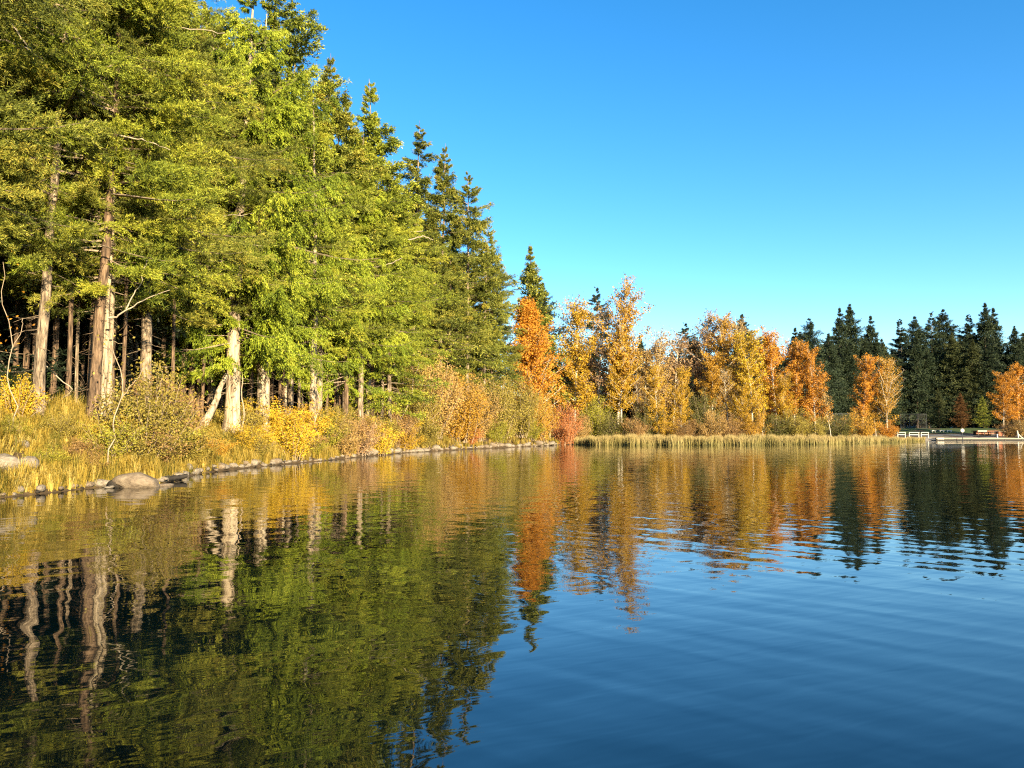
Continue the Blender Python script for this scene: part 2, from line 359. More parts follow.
def broadleaf(name, H, Rr, cbf, nl, K, Mc, ls, seed, bark='barkw', leafm='gold', r0=.2, sparse_top=0.0, spread=.3, toptint=0.0, elev=36, forks=1, shape='oval'):
    rg = np.random.default_rng(seed); g = Geo()
    tg = Geo(); z = np.concatenate([[-.5, 0, .4], np.linspace(1, H * .96, 14)]); ph = rg.random(3) * 6
    wv = .35 + .01 * H
    x = wv * (np.sin(z / H * 3 + ph[0]) - np.sin(ph[0])); y = wv * (np.sin(z / H * 2.6 + ph[1]) - np.sin(ph[1]))
    r = r0 * np.clip(1 - z / H, .04, 1) ** .8 * (1 + .4 * np.exp(-np.maximum(z, 0) / .4))
    tubes(tg, np.stack([x, y, z], 1), r, 8)
    zl = H * (cbf + (.90 - cbf) * np.sort(rg.random(nl)) ** .9); t = (zl / H - cbf) / (1 - cbf)
    az = np.arange(nl) * 2.39996 + rg.normal(0, .6, nl)
    if shape == 'cone': zl = H * (cbf + (.97 - cbf) * t / t.max()); t = (zl / H - cbf) / (1 - cbf)
    if shape == 'oval': pf = np.sin(np.clip(t * .84 + .16, 0, 1) * np.pi) ** .7
    else: pf = np.clip(1.0 - t, 0, 1) ** 1.0 * np.clip(t / .12 + .5, 0, 1)
    L = (Rr * pf * rg.choice([.6, .9, 1.2], nl) * rg.uniform(.85, 1.15, nl) + (.35 if shape == 'oval' else .12)) / math.cos(R(elev))
    el = R(elev) + rg.normal(0, R(9), nl) + R(18) * t
    S = 6; s = np.linspace(0, 1, S)
    def lp(s_):
        rr = L[:, None] * np.cos(el)[:, None] * s_ ** .95; zz = zl[:, None] + L[:, None] * np.sin(el)[:, None] * s_ ** 1.15
        zz = np.where(zz > H * .97, H * .97 + (zz - H * .97) * .3, zz)
        return np.stack([np.interp(zl, z, x)[:, None] + np.cos(az + 0)[:, None] * rr, np.interp(zl, z, y)[:, None] + np.sin(az)[:, None] * rr, zz], -1)
    tubes(tg, lp(np.broadcast_to(s, (nl, S))), (r0 * .1 + .013 * L)[:, None] * (1 - .85 * s[None]), 4)
    s0 = np.clip(np.linspace(.22, 1, K)[None] + rg.uniform(-.06, .06, (nl, K)), .1, 1)
    P = lp(s0).reshape(-1, 3); n = len(P)
    D = nrm(rg.normal(0, 1, (n, 3)) + np.array([0, 0, .5])); tl = rg.uniform(.35, 1.0, n) * (.35 + .14 * Rr)
    tubes(tg, P[:, None] + D[:, None] * (tl[:, None] * np.linspace(0, 1, 3)[None])[..., None], np.full((n, 3), 1) * np.array([.02, .014, .006]), 3)
    u = rg.random((n, Mc)) ** .8
    Q_ = P[:, None] + D[:, None] * (tl[:, None] * u)[..., None] + rg.normal(0, spread, (n, Mc, 3))
    ct = np.repeat(rg.normal(.5, .17, n)[:, None], Mc, 1)
    Q_ = Q_.reshape(-1, 3); ct = ct.ravel()
    f = np.clip(Q_[:, 2] / H, 0, 1)
    keep = rg.random(len(Q_)) > sparse_top * sm(f, .55, .95)
    Q_, ct, f = Q_[keep], ct[keep], f[keep]; N = len(Q_)
    leaves(g, Q_, rg.normal(0, 1, (N, 3)) + np.array([0, 0, -.3]), ls * rg.uniform(.6, 1.35, N), ls * .8 * rg.uniform(.6, 1.3, N), rg.normal(0, 1, (N, 3)) + np.array([0, 0, .4]), 0,
           ct + rg.normal(0, .14, N) - toptint * sm(f, .6, .95), rg=rg)
    return dict(trunk=tg.mesh(name + '_trunk', [M[bark]], True), crown=g.mesh(name + '_crown', [M[leafm]]), H=H)
def bush(name, H, W, ns, K, Mc, ls, seed, leafm='gold', spread=.12, twiggy=1.0, sr=.012):
    rg = np.random.default_rng(seed); g = Geo(); tg = Geo()
    az = rg.random(ns) * 6.283; out_ = np.sqrt(rg.random(ns)) * W * .5
    hh = H * rg.uniform(.6, 1.05, ns) * (1 - .45 * (out_ / (W * .5)) ** 2)
    b = np.stack([np.cos(az) * out_ * .3, np.sin(az) * out_ * .3], 1) + rg.normal(0, .04 * W, (ns, 2))
    def sp_(s_):
        rr = out_[:, None] * .7 * s_ ** 1.5
        X = b[:, :1] + np.cos(az)[:, None] * rr; Y = b[:, 1:] + np.sin(az)[:, None] * rr
        k = np.sin(s_ * 5 + az[:, None] * 3) * .03 * H
        return np.stack([X + k, Y - k, hh[:, None] * s_ - .15 * (s_ < .01)], -1)
    S = 7; s = np.linspace(0, 1, S)
    tubes(tg, sp_(np.broadcast_to(s, (ns, S))), np.full((ns, 1), sr * H ** .5) * (1 - .8 * s[None]), 4)
    s0 = np.clip(np.linspace(.15, 1, K)[None] + rg.uniform(-.06, .06, (ns, K)), .1, 1)
    P = sp_(s0).reshape(-1, 3); n = len(P)
    D = nrm(rg.normal(0, 1, (n, 3)) * np.array([1, 1, .6]) + np.array([0, 0, .5])); tl = rg.uniform(.3, 1, n) * (.1 + .13 * H)
    tubes(tg, P[:, None] + D[:, None] * (tl[:, None] * np.linspace(0, 1, 3)[None])[..., None], np.full((n, 3), sr * .5 * twiggy) * np.array([1, .7, .3]), 3)
    Q_ = P[:, None] + D[:, None] * (tl[:, None] * rg.random((n, Mc)))[..., None] + rg.normal(0, spread, (n, Mc, 3))
    ct = np.repeat(rg.normal(.52, .15, n)[:, None], Mc, 1).ravel(); Q_ = Q_.reshape(-1, 3); Q_[:, 2] = np.abs(Q_[:, 2]); N = len(Q_)
    leaves(g, Q_, rg.normal(0, 1, (N, 3)), ls * rg.uniform(.6, 1.4, N), ls * .6 * rg.uniform(.6, 1.4, N), rg.normal(0, 1, (N, 3)) + np.array([0, 0, .5]), 0, ct + rg.normal(0, .15, N), rg=rg)
    return dict(trunk=tg.mesh(name + '_stems', [M['stem']], True), crown=g.mesh(name + '_leaves', [M[leafm]]), H=H)

PF = {}
for i in range(4):   # douglas firs of the front rows
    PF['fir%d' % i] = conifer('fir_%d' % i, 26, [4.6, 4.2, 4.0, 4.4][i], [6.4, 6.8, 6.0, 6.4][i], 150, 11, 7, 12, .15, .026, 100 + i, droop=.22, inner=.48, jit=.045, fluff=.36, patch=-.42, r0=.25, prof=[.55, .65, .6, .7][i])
for i in range(2):
    PF['cedar%d' % i] = conifer('cedar_%d' % i, 26, [4.6, 4.2][i], [4.0, 4.8][i], 165, 11, 8, 9, .15, .042, 140 + i, inner=.42, jit=.055, fluff=.27, patch=-.6, droop=.36, hang=.36, bark='barkp', needles='cedar', r0=.36, prof=.6, gaps=.06, flare=1.9)
for i in range(4):   # taller trees farther along the shore
    PF['tall%d' % i] = conifer('tall_%d' % i, 28, [3.6, 3.2, 3.9, 3.4][i], [5.5, 5, 4, 6][i], 190, 10, 6, 5, .22, .07, 160 + i, inner=.3, jit=.07, fluff=.3, droop=.2, r0=.24, prof=[.6, .7, .55, .75][i], gaps=.14, needles='fir_olive')
PF['sparse'] = conifer('sparse_fir', 28, 3.2, 7, 170, 9, 5, 5, .22, .065, 171, fluff=.3, droop=.3, r0=.22, prof=.9, gaps=.25, needles='fir_olive')
for i in range(2):   # hemlocks with skirts to the ground, deep in the wood
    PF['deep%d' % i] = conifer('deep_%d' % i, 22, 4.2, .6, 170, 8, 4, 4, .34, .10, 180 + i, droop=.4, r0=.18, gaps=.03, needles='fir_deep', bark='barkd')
for i in range(4):   # distant spires
    PF['spire%d' % i] = conifer('spire_%d' % i, 28, [4.6, 4.0, 5.2, 4.3][i], [1.5, 2, 1.2, 3][i], 270, 7, 3, 3, .42, .15, 200 + i, droop=.25, r0=.3, prof=[.75, .9, .7, .85][i], gaps=.03, patch=-9, jit=.12, fluff=.25, needles='fir_dark', bark='barkd', wood=False, tipw=.1)
for i in range(4):
    PF['cotton%d' % i] = broadleaf('cottonwood_%d' % i, 20, [2.7, 2.6, 3.1, 2.7][i], [.2, .26, .14, .24][i], 58, 8, 27, .215, 300 + i, sparse_top=[.2, .75, .4, .1][i], toptint=[0, .25, .1, 0][i], spread=.22)
PF['thin'] = broadleaf('thin_aspen', 20, 2.2, .25, 44, 8, 10, .24, 320, sparse_top=.6, spread=.3)
PF['bare'] = broadleaf('bare_limbed', 17, 3.6, .2, 56, 8, 22, .22, 321, sparse_top=.3, spread=.35, elev=40)
PF['cone'] = broadleaf('orange_cone', 18, 6.2, .04, 120, 8, 30, .23, 322, spread=.24, shape='cone', elev=32)
PF['sapling'] = broadleaf('sapling', 9, 1.0, .35, 20, 6, 9, .20, 323, spread=.22, r0=.09)
for i in range(3):
    PF['bushS%d' % i] = bush('small_bush_%d' % i, 2.4, 3.0, 34, 7, 26, .085, 400 + i, spread=.10)
    PF['bushM%d' % i] = bush('mid_bush_%d' % i, 4.0, 4.2, 46, 8, 30, .115, 410 + i, spread=.15)
    PF['bushL%d' % i] = bush('tall_thicket_%d' % i, 7.0, 6.5, 60, 9, 32, .17, 420 + i, spread=.24, sr=.014)

# ---------------------------------------------------------------- planting
FG_ = 'tall evergreens in the front row of the left bank'; TG_ = 'treetops against the sky on the left'
def plant(proto, name, label, cat, px, D, H, group=None, leaf=None, bark=None, rz=None, wide=1.0, tk=1.0, base=None, parts=('trunk', 'crown')):
    p = PF[proto]
    if group == FG_: D = D + 2.6 + .03 * max(0, D - 28)
    elif group in (TG_, 'evergreens filling the wood behind the front row'): D = D * 1.0 + 9 if px > 395 and px < 515 else D + 3
    x = gx(px, D, 2); z = float(gh(np.array([x]), np.array([D]))[0]) if base is None else base
    s = H / p['H']
    r = empty(name, (x, D, z), rng.random() * 6.28 if rz is None else rz, (s * wide, s * wide, s))
    t = link(parts[0], p['trunk'], r, sc=(tk / wide, tk / wide, 1)); c = link(parts[1], p['crown'], r)
    if leaf: override(c, M[leaf])
    if bark: override(t, M[bark])
    tag(r, label, cat, group)
    return r
def Hto(px, py, D):   # height of a tree whose tip shows at py
    x = gx(px, D); return ztop(py, D) - float(gh(np.array([x]), np.array([D]))[0])
FG = 'tall evergreens in the front row of the left bank'
A = {}
def fir(key, proto, name, label, px, D, H, **k): A[key] = plant(proto, name, label, 'tree', px, D, H, FG, **k)
fir('f1', 'fir0', 'fir_tree', 'fir with the thick grey leftmost trunk, standing alone at the left edge', 37, 27.5, 24, tk=.95, rz=.4)
fir('f2', 'fir2', 'fir_tree', 'fir with a slim brown trunk just right of and behind the thick leftmost trunk', 51, 32, 25, tk=.55, leaf='fir_olive', bark='barkb', rz=2.0)
fir('f3', 'fir1', 'fir_tree', 'brown barked fir, the darkest and leftmost of the three trunks standing together', 91, 28.8, 25, tk=.95, bark='barkb', rz=1.0)
fir('f4', 'fir3', 'fir_tree', 'fir with a slim pale trunk in the middle of the three trunks standing together', 102, 29.8, 25, tk=.55, bark='barkp', rz=4.0)
fir('f5', 'fir2', 'fir_tree', 'fir with the rightmost pale trunk of the three trunks standing together', 109, 31, 26, tk=.6, bark='barkp', rz=5.2)
fir('f6', 'fir1', 'fir_tree', 'broad trunked fir rising behind the tall loose gold shrub', 147, 34, 27, tk=1.1, leaf='fir_olive', bark='bark', rz=3.3)
fir('f6b', 'fir3', 'fir_tree', 'brown slim fir left of the leaning bleached log, left trunk of a close pair', 182, 42, 25, tk=.7, bark='barkb', rz=2.6)
fir('f6c', 'fir0', 'fir_tree', 'brown slim fir left of the leaning bleached log, right trunk of a close pair', 190, 43, 26, tk=.7, bark='barkb', rz=.6)
fir('c1', 'cedar0', 'cedar_tree', 'cedar with a flaring pale trunk that the bleached log leans on', 233, 42.5, 28.6, tk=1.15, rz=.3, wide=1.05)
fir('c2', 'cedar1', 'cedar_tree', 'cedar with a wide double pale brown trunk left of the bright yellow bush', 264, 45, 28, tk=1.1, rz=2.2, wide=1.05)
fir('c3', 'cedar1', 'cedar_tree', 'slim red brown trunk between the flaring cedar and the double trunked cedar', 249, 46, 26, tk=.55, bark='barkb', rz=4.4)
fir('c4', 'cedar0', 'cedar_tree', 'slim pale cedar trunk just left of the leaning bleached log', 211, 46, 25, tk=.6, rz=3.4)
fir('f7', 'fir2', 'fir_tree', 'fir with a clean pale trunk right of the bright yellow bush', 311, 51, 25, tk=1.05, bark='barkp', rz=1.7)
fir('f8', 'cedar1', 'cedar_tree', 'brown trunked evergreen, leftmost of four trunks above the tan shrubs', 346, 58, 24, tk=.6, bark='barkb', rz=3)
fir('f9', 'fir3', 'fir_tree', 'pale thick trunked fir, second of four trunks above the tan shrubs', 361, 60, 26, tk=1.1, bark='bark', rz=.9)
fir('f10', 'fir0', 'fir_tree', 'slim fir, third of four trunks above the tan shrubs', 373, 63, 26, tk=.8, bark='barkb', rz=5)
fir('f11', 'fir1', 'fir_tree', 'slim fir, rightmost of four trunks above the tan shrubs', 382, 65, 25, tk=.75, bark='bark', rz=2.4)
TG = 'treetops against the sky on the left'
def tip(proto, name, label, px, py, D, **k): return plant(proto, name, label, 'tree', px, D, Hto(px, py, D + (9 if 395 < px < 515 else 3)), k.pop('group', TG), **k)
A['t0'] = tip('tall3', 'fir_tree', 'thin fir whose open airy tip stands left of the paired tips', 319, 50, 56, rz=1, wide=1.0)
plant('tall2', 'fir_tree', 'fir with a ragged airy top cut by the upper edge, last before the open sky', 'tree', 262, 52, Hto(262, -30, 55), TG, rz=1.1, leaf='fir', wide=1.05)
plant('tall0', 'fir_tree', 'fir with a drooping top just below the ragged airy top at the upper edge', 'tree', 289, 54, Hto(289, 92, 57), TG, rz=2.1, leaf='fir', wide=1.2)
tip('tall0', 'fir_tree', 'fir whose bushy tip is the left one of the paired tips', 343, 95, 60, rz=2, leaf='fir')
tip('tall1', 'fir_tree', 'fir whose narrow tip is the right one of the paired tips', 366, 82, 63, rz=3, leaf='fir')
tip('tall2', 'fir_tree', 'low fir filling the gap right of the paired tips', 390, 165, 66, rz=4.2, leaf='fir')
A['t1'] = tip('sparse', 'fir_tree', 'fir with a ragged grey tip and bare white side branches', 411, 118, 74, rz=5, wide=1.25)
tip('tall3', 'fir_tree', 'fir with a slim steeple tip between the ragged tip and the round shouldered tip', 439, 142, 79, rz=.7, wide=.9)
tip('tall0', 'fir_tree', 'round shouldered fir that ends the slope of tall tips on its right', 467, 172, 84, rz=4, wide=1.05)
tip('tall2', 'fir_tree', 'lower fir right of the round shouldered fir', 485, 222, 90, rz=2.8)
tip('tall1', 'fir_tree', 'darker fir above the orange cone shaped tree, left of the blue green steeple', 499, 285, 97, rz=1.2, leaf='fir_dark')
tip('spire1', 'fir_tree', 'dark blue green steeple conifer behind the orange cone shaped tree', 530, 243, 122, rz=1, leaf='fir_olive')
tip('spire3', 'fir_tree', 'small dark conifer at the right side of the blue green steeple', 546, 280, 128, rz=3)
# crowns filling the wall of green behind the front trunks
k = 0
for px, D, H, pr in [(-60, 30, 26, 'fir1'), (-20, 33, 27, 'fir3'), (10, 37, 28, 'fir2'), (70, 38, 30, 'fir0'), (125, 41, 29, 'fir2'), (165, 44, 29, 'fir1'), (200, 52, 30, 'tall0'),
                     (225, 56, 30, 'cedar1'), (285, 57, 31, 'cedar0'), (300, 63, 30, 'fir3'), (330, 68, 30, 'fir0'), (355, 73, 29, 'tall2'), (385, 76, 28, 'fir1'), (405, 84, 30, 'tall0'),
                     (425, 82, 24, 'tall2'), (430, 90, 29, 'tall3'), (455, 92, 29, 'tall1'), (450, 80, 22, 'tall0'), (475, 100, 27, 'tall2'), (395, 72, 19, 'fir2'), (470, 96, 22, 'tall3')]:
    plant(pr, 'fir_tree', 'evergreen crown merged into the wall of green behind the front trunks', 'tree', px, D, H, 'evergreens filling the wood behind the front row')
for i in range(140):   # the dark inside of the wood
    px = rng.uniform(-160, 500); 
    d0 = np.interp(px, [-150, 0, 100, 200, 262, 330, 400, 470, 540], [16.2, 23, 27.6, 36, 43.4, 52.4, 69, 84, 101])
    D = d0 * 1.28 + 6 + rng.uniform(0, 34)
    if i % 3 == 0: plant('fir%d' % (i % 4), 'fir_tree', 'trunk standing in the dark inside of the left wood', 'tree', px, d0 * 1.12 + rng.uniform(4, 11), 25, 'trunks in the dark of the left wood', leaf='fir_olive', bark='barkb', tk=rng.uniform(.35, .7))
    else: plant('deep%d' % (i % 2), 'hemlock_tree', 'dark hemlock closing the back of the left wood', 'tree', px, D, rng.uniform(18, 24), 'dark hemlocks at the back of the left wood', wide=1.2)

for px, dd_, tk_, bk in [(66, 5, .45, 'barkb'), (75, 7, .35, 'bark'), (122, 4.5, .4, 'barkb'), (171, 6, .4, 'barkb'), (201, 7, .45, 'barkb'), (243, 9, .4, 'barkb'), (283, 8, .45, 'barkb'), (298, 9, .5, 'bark'), (327, 9, .45, 'barkb'), (337, 10, .5, 'bark'), (354, 9, .45, 'barkb'), (394, 12, .5, 'bark')]:
    plant('fir%d' % (px % 4), 'fir_tree', 'trunk standing in the dark inside of the left wood', 'tree', px, float(np.interp(px, SHX_, SHD_)) + dd_ + 1.5, 24, 'trunks in the dark of the left wood', leaf='fir_olive', bark=bk, tk=tk_)
# deciduous trees along the middle and right shore
DG = 'autumn trees along the far shore'
def aut(proto, leaf, label, px, py, D, name='cottonwood_tree', **k):
    k['wide'] = k.get('wide', 1.0) * 1.1
    return plant(proto, name, label, 'tree', px, D, Hto(px, py, D), DG, leaf=leaf, **k)
aut('cone', 'orange', 'orange cone shaped tree above the golden thicket, in front of dark conifers', 528, 303, 110, name='aspen_tree', wide=1.0)
aut('cotton0', 'gold', 'yellow cottonwood with a white stem left of the tallest cottonwood', 574, 300, 128)
aut('cotton1', 'amber', 'tallest cottonwood with a sparse pinkish top and golden lower crown', 617, 272, 128, wide=.85)
aut('thin', 'pinktan', 'thin pinkish cottonwood at the left shoulder of the tallest one', 598, 300, 131)
aut('cotton3', 'gold', 'golden lower cottonwood in front of the tallest cottonwood', 622, 318, 126, wide=.8)
aut('thin', 'brown', 'thin grey bare topped tree behind the yellow white stemmed cottonwood', 566, 290, 138)
aut('thin', 'tan', 'brownish half bare tree right of the tallest cottonwood', 655, 325, 138, wide=1.1)
aut('thin', 'pinktan', 'pale pinkish half bare tree left of the highest tan tops', 674, 328, 140, wide=1.2)
aut('cotton2', 'gold', 'short golden cottonwood with two white stems, left of the pair below the bare tops', 658, 362, 126, wide=1.0)
aut('cotton0', 'gold', 'short golden rounded cottonwood, right of the pair below the bare tops', 682, 366, 127, wide=1.1)
aut('cotton1', 'pinktan', 'tan airy cottonwood, first of the three highest tops in the middle', 702, 307, 141, wide=.95)
aut('cotton2', 'amber', 'orange tan cottonwood, second of the three highest tops in the middle', 720, 311, 139, wide=.9)
aut('cotton1', 'tan', 'slim tan cottonwood, third of the three highest tops in the middle', 738, 310, 142, wide=.8)
aut('cotton3', 'yellow', 'brightest yellow cottonwood right of the three highest tops', 752, 328, 134, wide=1.0)
aut('cotton0', 'gold', 'small orange gold cottonwood low in front of the brightest yellow one', 741, 385, 128, wide=1.3)
aut('cotton2', 'orange', 'broad deep orange cottonwood with twin white stems', 776, 326, 136, wide=1.1)
aut('cotton3', 'orange', 'orange cottonwood tucked against the right of the broad deep orange one', 793, 338, 137, wide=.9)
aut('cotton0', 'orange', 'slim orange cottonwood standing before the dark conifers', 815, 345, 135, wide=1.0)
aut('sapling', 'tan', 'slender leaning sapling between the slim orange tree and the orange brown tree', 831, 392, 135, name='sapling_tree')
aut('cotton3', 'orange', 'rounded orange brown cottonwood left of the pale limbed tree', 862, 353, 158, wide=1.1)
aut('bare', 'amber', 'pale limbed half bare tree left of the beach', 888, 358, 156, wide=.72)
aut('cotton3', 'orange', 'orange cottonwood at the right edge behind the beach', 1003, 370, 178, wide=1.2)
aut('cotton0', 'orange', 'taller orange cottonwood cut by the right edge', 1021, 362, 180, wide=1.2)
aut('thin', 'brown', 'thin brown bare tree in the gap right of the tallest cottonwood', 640, 372, 128, wide=.9)
aut('thin', 'tan', 'sparse tan tree with a bare stem in the gap left of the brightest yellow cottonwood', 729, 365, 131, wide=.9)
aut('sapling', 'gold', 'small white stemmed sapling below the brightest yellow cottonwood', 763, 390, 129, name='sapling_tree')
for px, py, D, pr, lf_, lab in [(550, 342, 133, 'cotton0', 'gold', 'golden tree filling the gap between the orange cone and the white stemmed cottonwood'), (588, 345, 133, 'cotton2', 'amber', 'amber tree in the gap between the white stemmed and the tallest cottonwood'),
        (645, 345, 140, 'cotton2', 'tan', 'tan tree at the back just right of the tallest cottonwood'), (664, 340, 143, 'cotton0', 'brown', 'brownish tree behind the left of the short golden pair'), (690, 335, 145, 'cotton2', 'tan', 'tan tree behind the right of the short golden pair'),
        (711, 350, 137, 'cotton3', 'amber', 'amber tree below and between the first and second highest tops'), (729, 335, 146, 'cotton0', 'amber', 'amber tree at the back between the second and third highest tops'), (763, 335, 141, 'cotton1', 'gold', 'golden tree between the brightest yellow and the broad deep orange cottonwood'),
        (803, 352, 139, 'cotton2', 'orange', 'orange tree in the notch left of the slim orange cottonwood'), (785, 370, 133, 'cotton1', 'gold', 'low golden tree before the broad deep orange cottonwood'), (876, 372, 159, 'cotton1', 'amber', 'low amber tree between the orange brown tree and the pale limbed tree')]:
    aut(pr, lf_, lab, px, py, D, wide=1.15)
# conifers
NG = 'dark conifers on the far shore'
for px, py, D, lab in [(598, 286, 150, 'dark conifer tip between the yellow cottonwood and the tallest cottonwood'), (640, 334, 165, 'dark conifer in the gap right of the tallest cottonwood'),
                       (687, 322, 170, 'dark conifer tip showing between the bare tops and the highest tan top'), (747, 313, 175, 'dark conifer tip poking up right of the third tan top'),
                       (798, 326, 190, 'short conifer, left of two behind the broad orange cottonwood'), (815, 317, 195, 'pointed conifer, right of two behind the broad orange cottonwood'),
                       (843, 306, 215, 'broad steeple conifer, left one of the tall twin steeples'), (857, 302, 220, 'slim steeple conifer, right one of the tall twin steeples'),
                       (874, 314, 225, 'lower conifer right of the tall twin steeples'), (904, 318, 235, 'conifer steeple above the pale limbed tree on its right'),
                       (918, 316, 240, 'conifer with a wide dark tip left of the middle pair of steeples'), (935, 311, 240, 'left conifer of the middle pair of steeples'),
                       (945, 309, 243, 'right conifer of the middle pair of steeples'), (973, 313, 240, 'conifer with a low tip left of the highest steeple at right'),
                       (987, 302, 238, 'widest and highest conifer steeple near the right edge'), (998, 306, 242, 'slim conifer right beside the widest highest steeple'),
                       (1020, 324, 235, 'dark conifer cut by the right edge of the view')]:
    plant(['spire0', 'spire1', 'spire2', 'spire3', 'tall1', 'tall0'][int(rng.integers(6))], 'conifer_tree', lab, 'tree', px, D, Hto(px, py, D), NG, wide=rng.uniform(.9, 1.3), leaf='fir_dark')
for px, py, D, leaf, lab in [(955, 332, 232, 'fir_mid', 'olive tinted conifer below the middle pair of steeples'), (962, 392, 205, 'rusty', 'small rusty brown conifer beside the white round marker'),
                             (984, 395, 203, 'fir_olive', 'rounded bright green conifer behind the long rust brown shed'), (940, 388, 212, 'fir_mid', 'olive small conifer left of the rusty brown one')]:
    plant('spire2', 'conifer_tree', lab, 'tree', px, D, Hto(px, py, D), NG, leaf=leaf, wide=1.1)
for i in range(150):
    px = rng.uniform(560, 1120) if i < 70 else (rng.uniform(640, 910) if i < 105 else rng.uniform(800, 1060)); D = np.interp(px, [560, 700, 830, 900, 1120], [150, 165, 200, 228, 222]) + rng.uniform(0, 30)
    py = np.interp(px, [560, 620, 660, 740, 800, 830, 870, 900, 1120], [330, 350, 348, 340, 338, 335, 338, 336, 330]) + (rng.uniform(-4, 38) if i < 105 else rng.uniform(-8, 14))
    plant('spire%d' % (i % 4), 'conifer_tree', 'dark conifer packed into the evergreen mass behind the far shore', 'tree', px, D, Hto(px, py, D), 'conifers packed behind the far shore', wide=rng.uniform(.9, 1.5), leaf=('fir_mid' if i % 4 == 0 else 'fir_dark'))
for i in range(46):
    px = 545 + i * 13 + rng.uniform(-5, 5); D = np.interp(px, [545, 700, 830, 900, 1150], [146, 168, 205, 240, 250]) + rng.uniform(0, 14)
    plant('deep%d' % (i % 2), 'hemlock_tree', 'dark skirted hemlock standing under the evergreen mass of the far shore', 'tree', px, D, rng.uniform(11, 16), 'hemlocks under the far evergreens', wide=1.35)
for i in range(14):   # the wood that runs on along the right shore and shades the far conifers
    x = 156 + i * 6.5 + rng.uniform(-2, 2); y = 152 + rng.uniform(-5, 5)
    r = plant('spire%d' % (i % 4), 'conifer_tree', 'conifer of the wood continuing along the right shore', 'tree', 512, 100, rng.uniform(25, 31), 'conifers along the right shore', wide=1.15)
    r.location = (x, y, .6)

# ---------------------------------------------------------------- shrubs
BG = 'autumn shrubs along the left bank'
def shrub(proto, leaf, label, px, D, H, w=1.0, group=BG, name='shrub', cat='shrub'):
    return plant(proto, name, label, cat, px, D, H, group, leaf=leaf, wide=w, parts=('stems', 'foliage'))
shrub('bushM0', 'olive', 'tall loose olive gold shrub in front of the broad trunk', 150, 31.5, 4.2, .95)
shrub('bushM1', 'brown', 'russet twiggy shrub behind the tall loose olive gold shrub', 160, 34.5, 3.6, 1.0)
shrub('bushS0', 'gold', 'golden shrub between the boulder and the leaning log', 180, 36.5, 2.2, 1.1)
shrub('bushS1', 'olive', 'olive yellow bush right above the big tan boulder', 140, 30.0, 2.2, 1.2)
shrub('bushS2', 'ygreen', 'yellow green bush at the foot of the leaning sapling', 112, 29.0, 2.0, 1.0)
shrub('bushS2', 'amber', 'orange gold low bush in front of the foot of the bleached log', 216, 40.2, 1.2, 1.5)
shrub('bushS0', 'olive', 'low olive bush below the double trunked cedar', 252, 44.0, 1.6, 1.3)
shrub('bushS1', 'yellow', 'bright yellow round bush beside the clean pale trunk', 292, 48.2, 2.9, 1.0)
shrub('bushS2', 'ygreen', 'small yellow green bush right below the bright yellow round bush', 312, 51.0, 1.4, 1.2)
shrub('bushM2', 'olive', 'olive leafy shrub between the clean pale trunk and the four trunks', 330, 55.5, 3.2, .9)
shrub('bushS0', 'tan', 'tan feathery shrub below the leftmost of four trunks', 345, 56.0, 2.8, 1.2)
shrub('bushS1', 'pinktan', 'pinkish tan shrub below the second of four trunks', 360, 59.5, 2.8, 1.1)
shrub('bushS2', 'yellow', 'deep yellow bush below the rightmost of four trunks', 379, 63.5, 3.0, 1.1)
shrub('bushM0', 'brown', 'brown twiggy shrub left of the tall golden thicket', 396, 70, 4.2, .9)
shrub('bushL0', 'olive', 'olive gold thicket at the left end of the tall thickets', 412, 75, 7.2, .9)
shrub('bushL1', 'tan', 'tall tan gold thicket, highest of the thickets below the firs', 432, 80, 8.8, .95)
shrub('bushL2', 'amber', 'orange tinted thicket right of the highest thicket', 456, 84, 7.4, 1.0)
shrub('bushL0', 'tan', 'tan thicket in the middle of the shore thickets', 474, 88, 7.2, 1.0)
shrub('bushL1', 'olive', 'olive yellow thicket left of the orange cone shaped tree', 496, 94, 7.6, 1.0)
shrub('bushL2', 'olive', 'olive gold thicket under the orange cone shaped tree', 516, 99, 7.8, 1.0)
shrub('bushL0', 'amber', 'amber thicket right of the stem of the orange cone shaped tree', 538, 104, 7.0, .9)
shrub('bushL1', 'red', 'red bush on the tip of the stony point', 565, 112.5, 6.2, .95)
shrub('bushM2', 'ygreen', 'yellow fringe bush low on the stones left of the red bush', 530, 101.5, 3.0, 1.2)
shrub('bushM1', 'red', 'low reddish bush on the stones beneath the tan thicket', 467, 85.0, 2.4, 1.4)
shrub('bushM0', 'ygreen', 'yellow low bush on the stones below the olive yellow thicket', 497, 92, 2.8, 1.3)
shrub('bushM1', 'olive', 'olive low bush on the stones below the highest thicket', 425, 75, 2.6, 1.3)
shrub('bushS2', 'gold', 'golden low bush by the water left of the highest thicket', 404, 70.5, 2.4, 1.2)
shrub('bushL2', 'ygreen', 'yellow green tall bush behind the red bush', 597, 127, 7.5, .9)
FB = 'shrubs behind the reed bed'
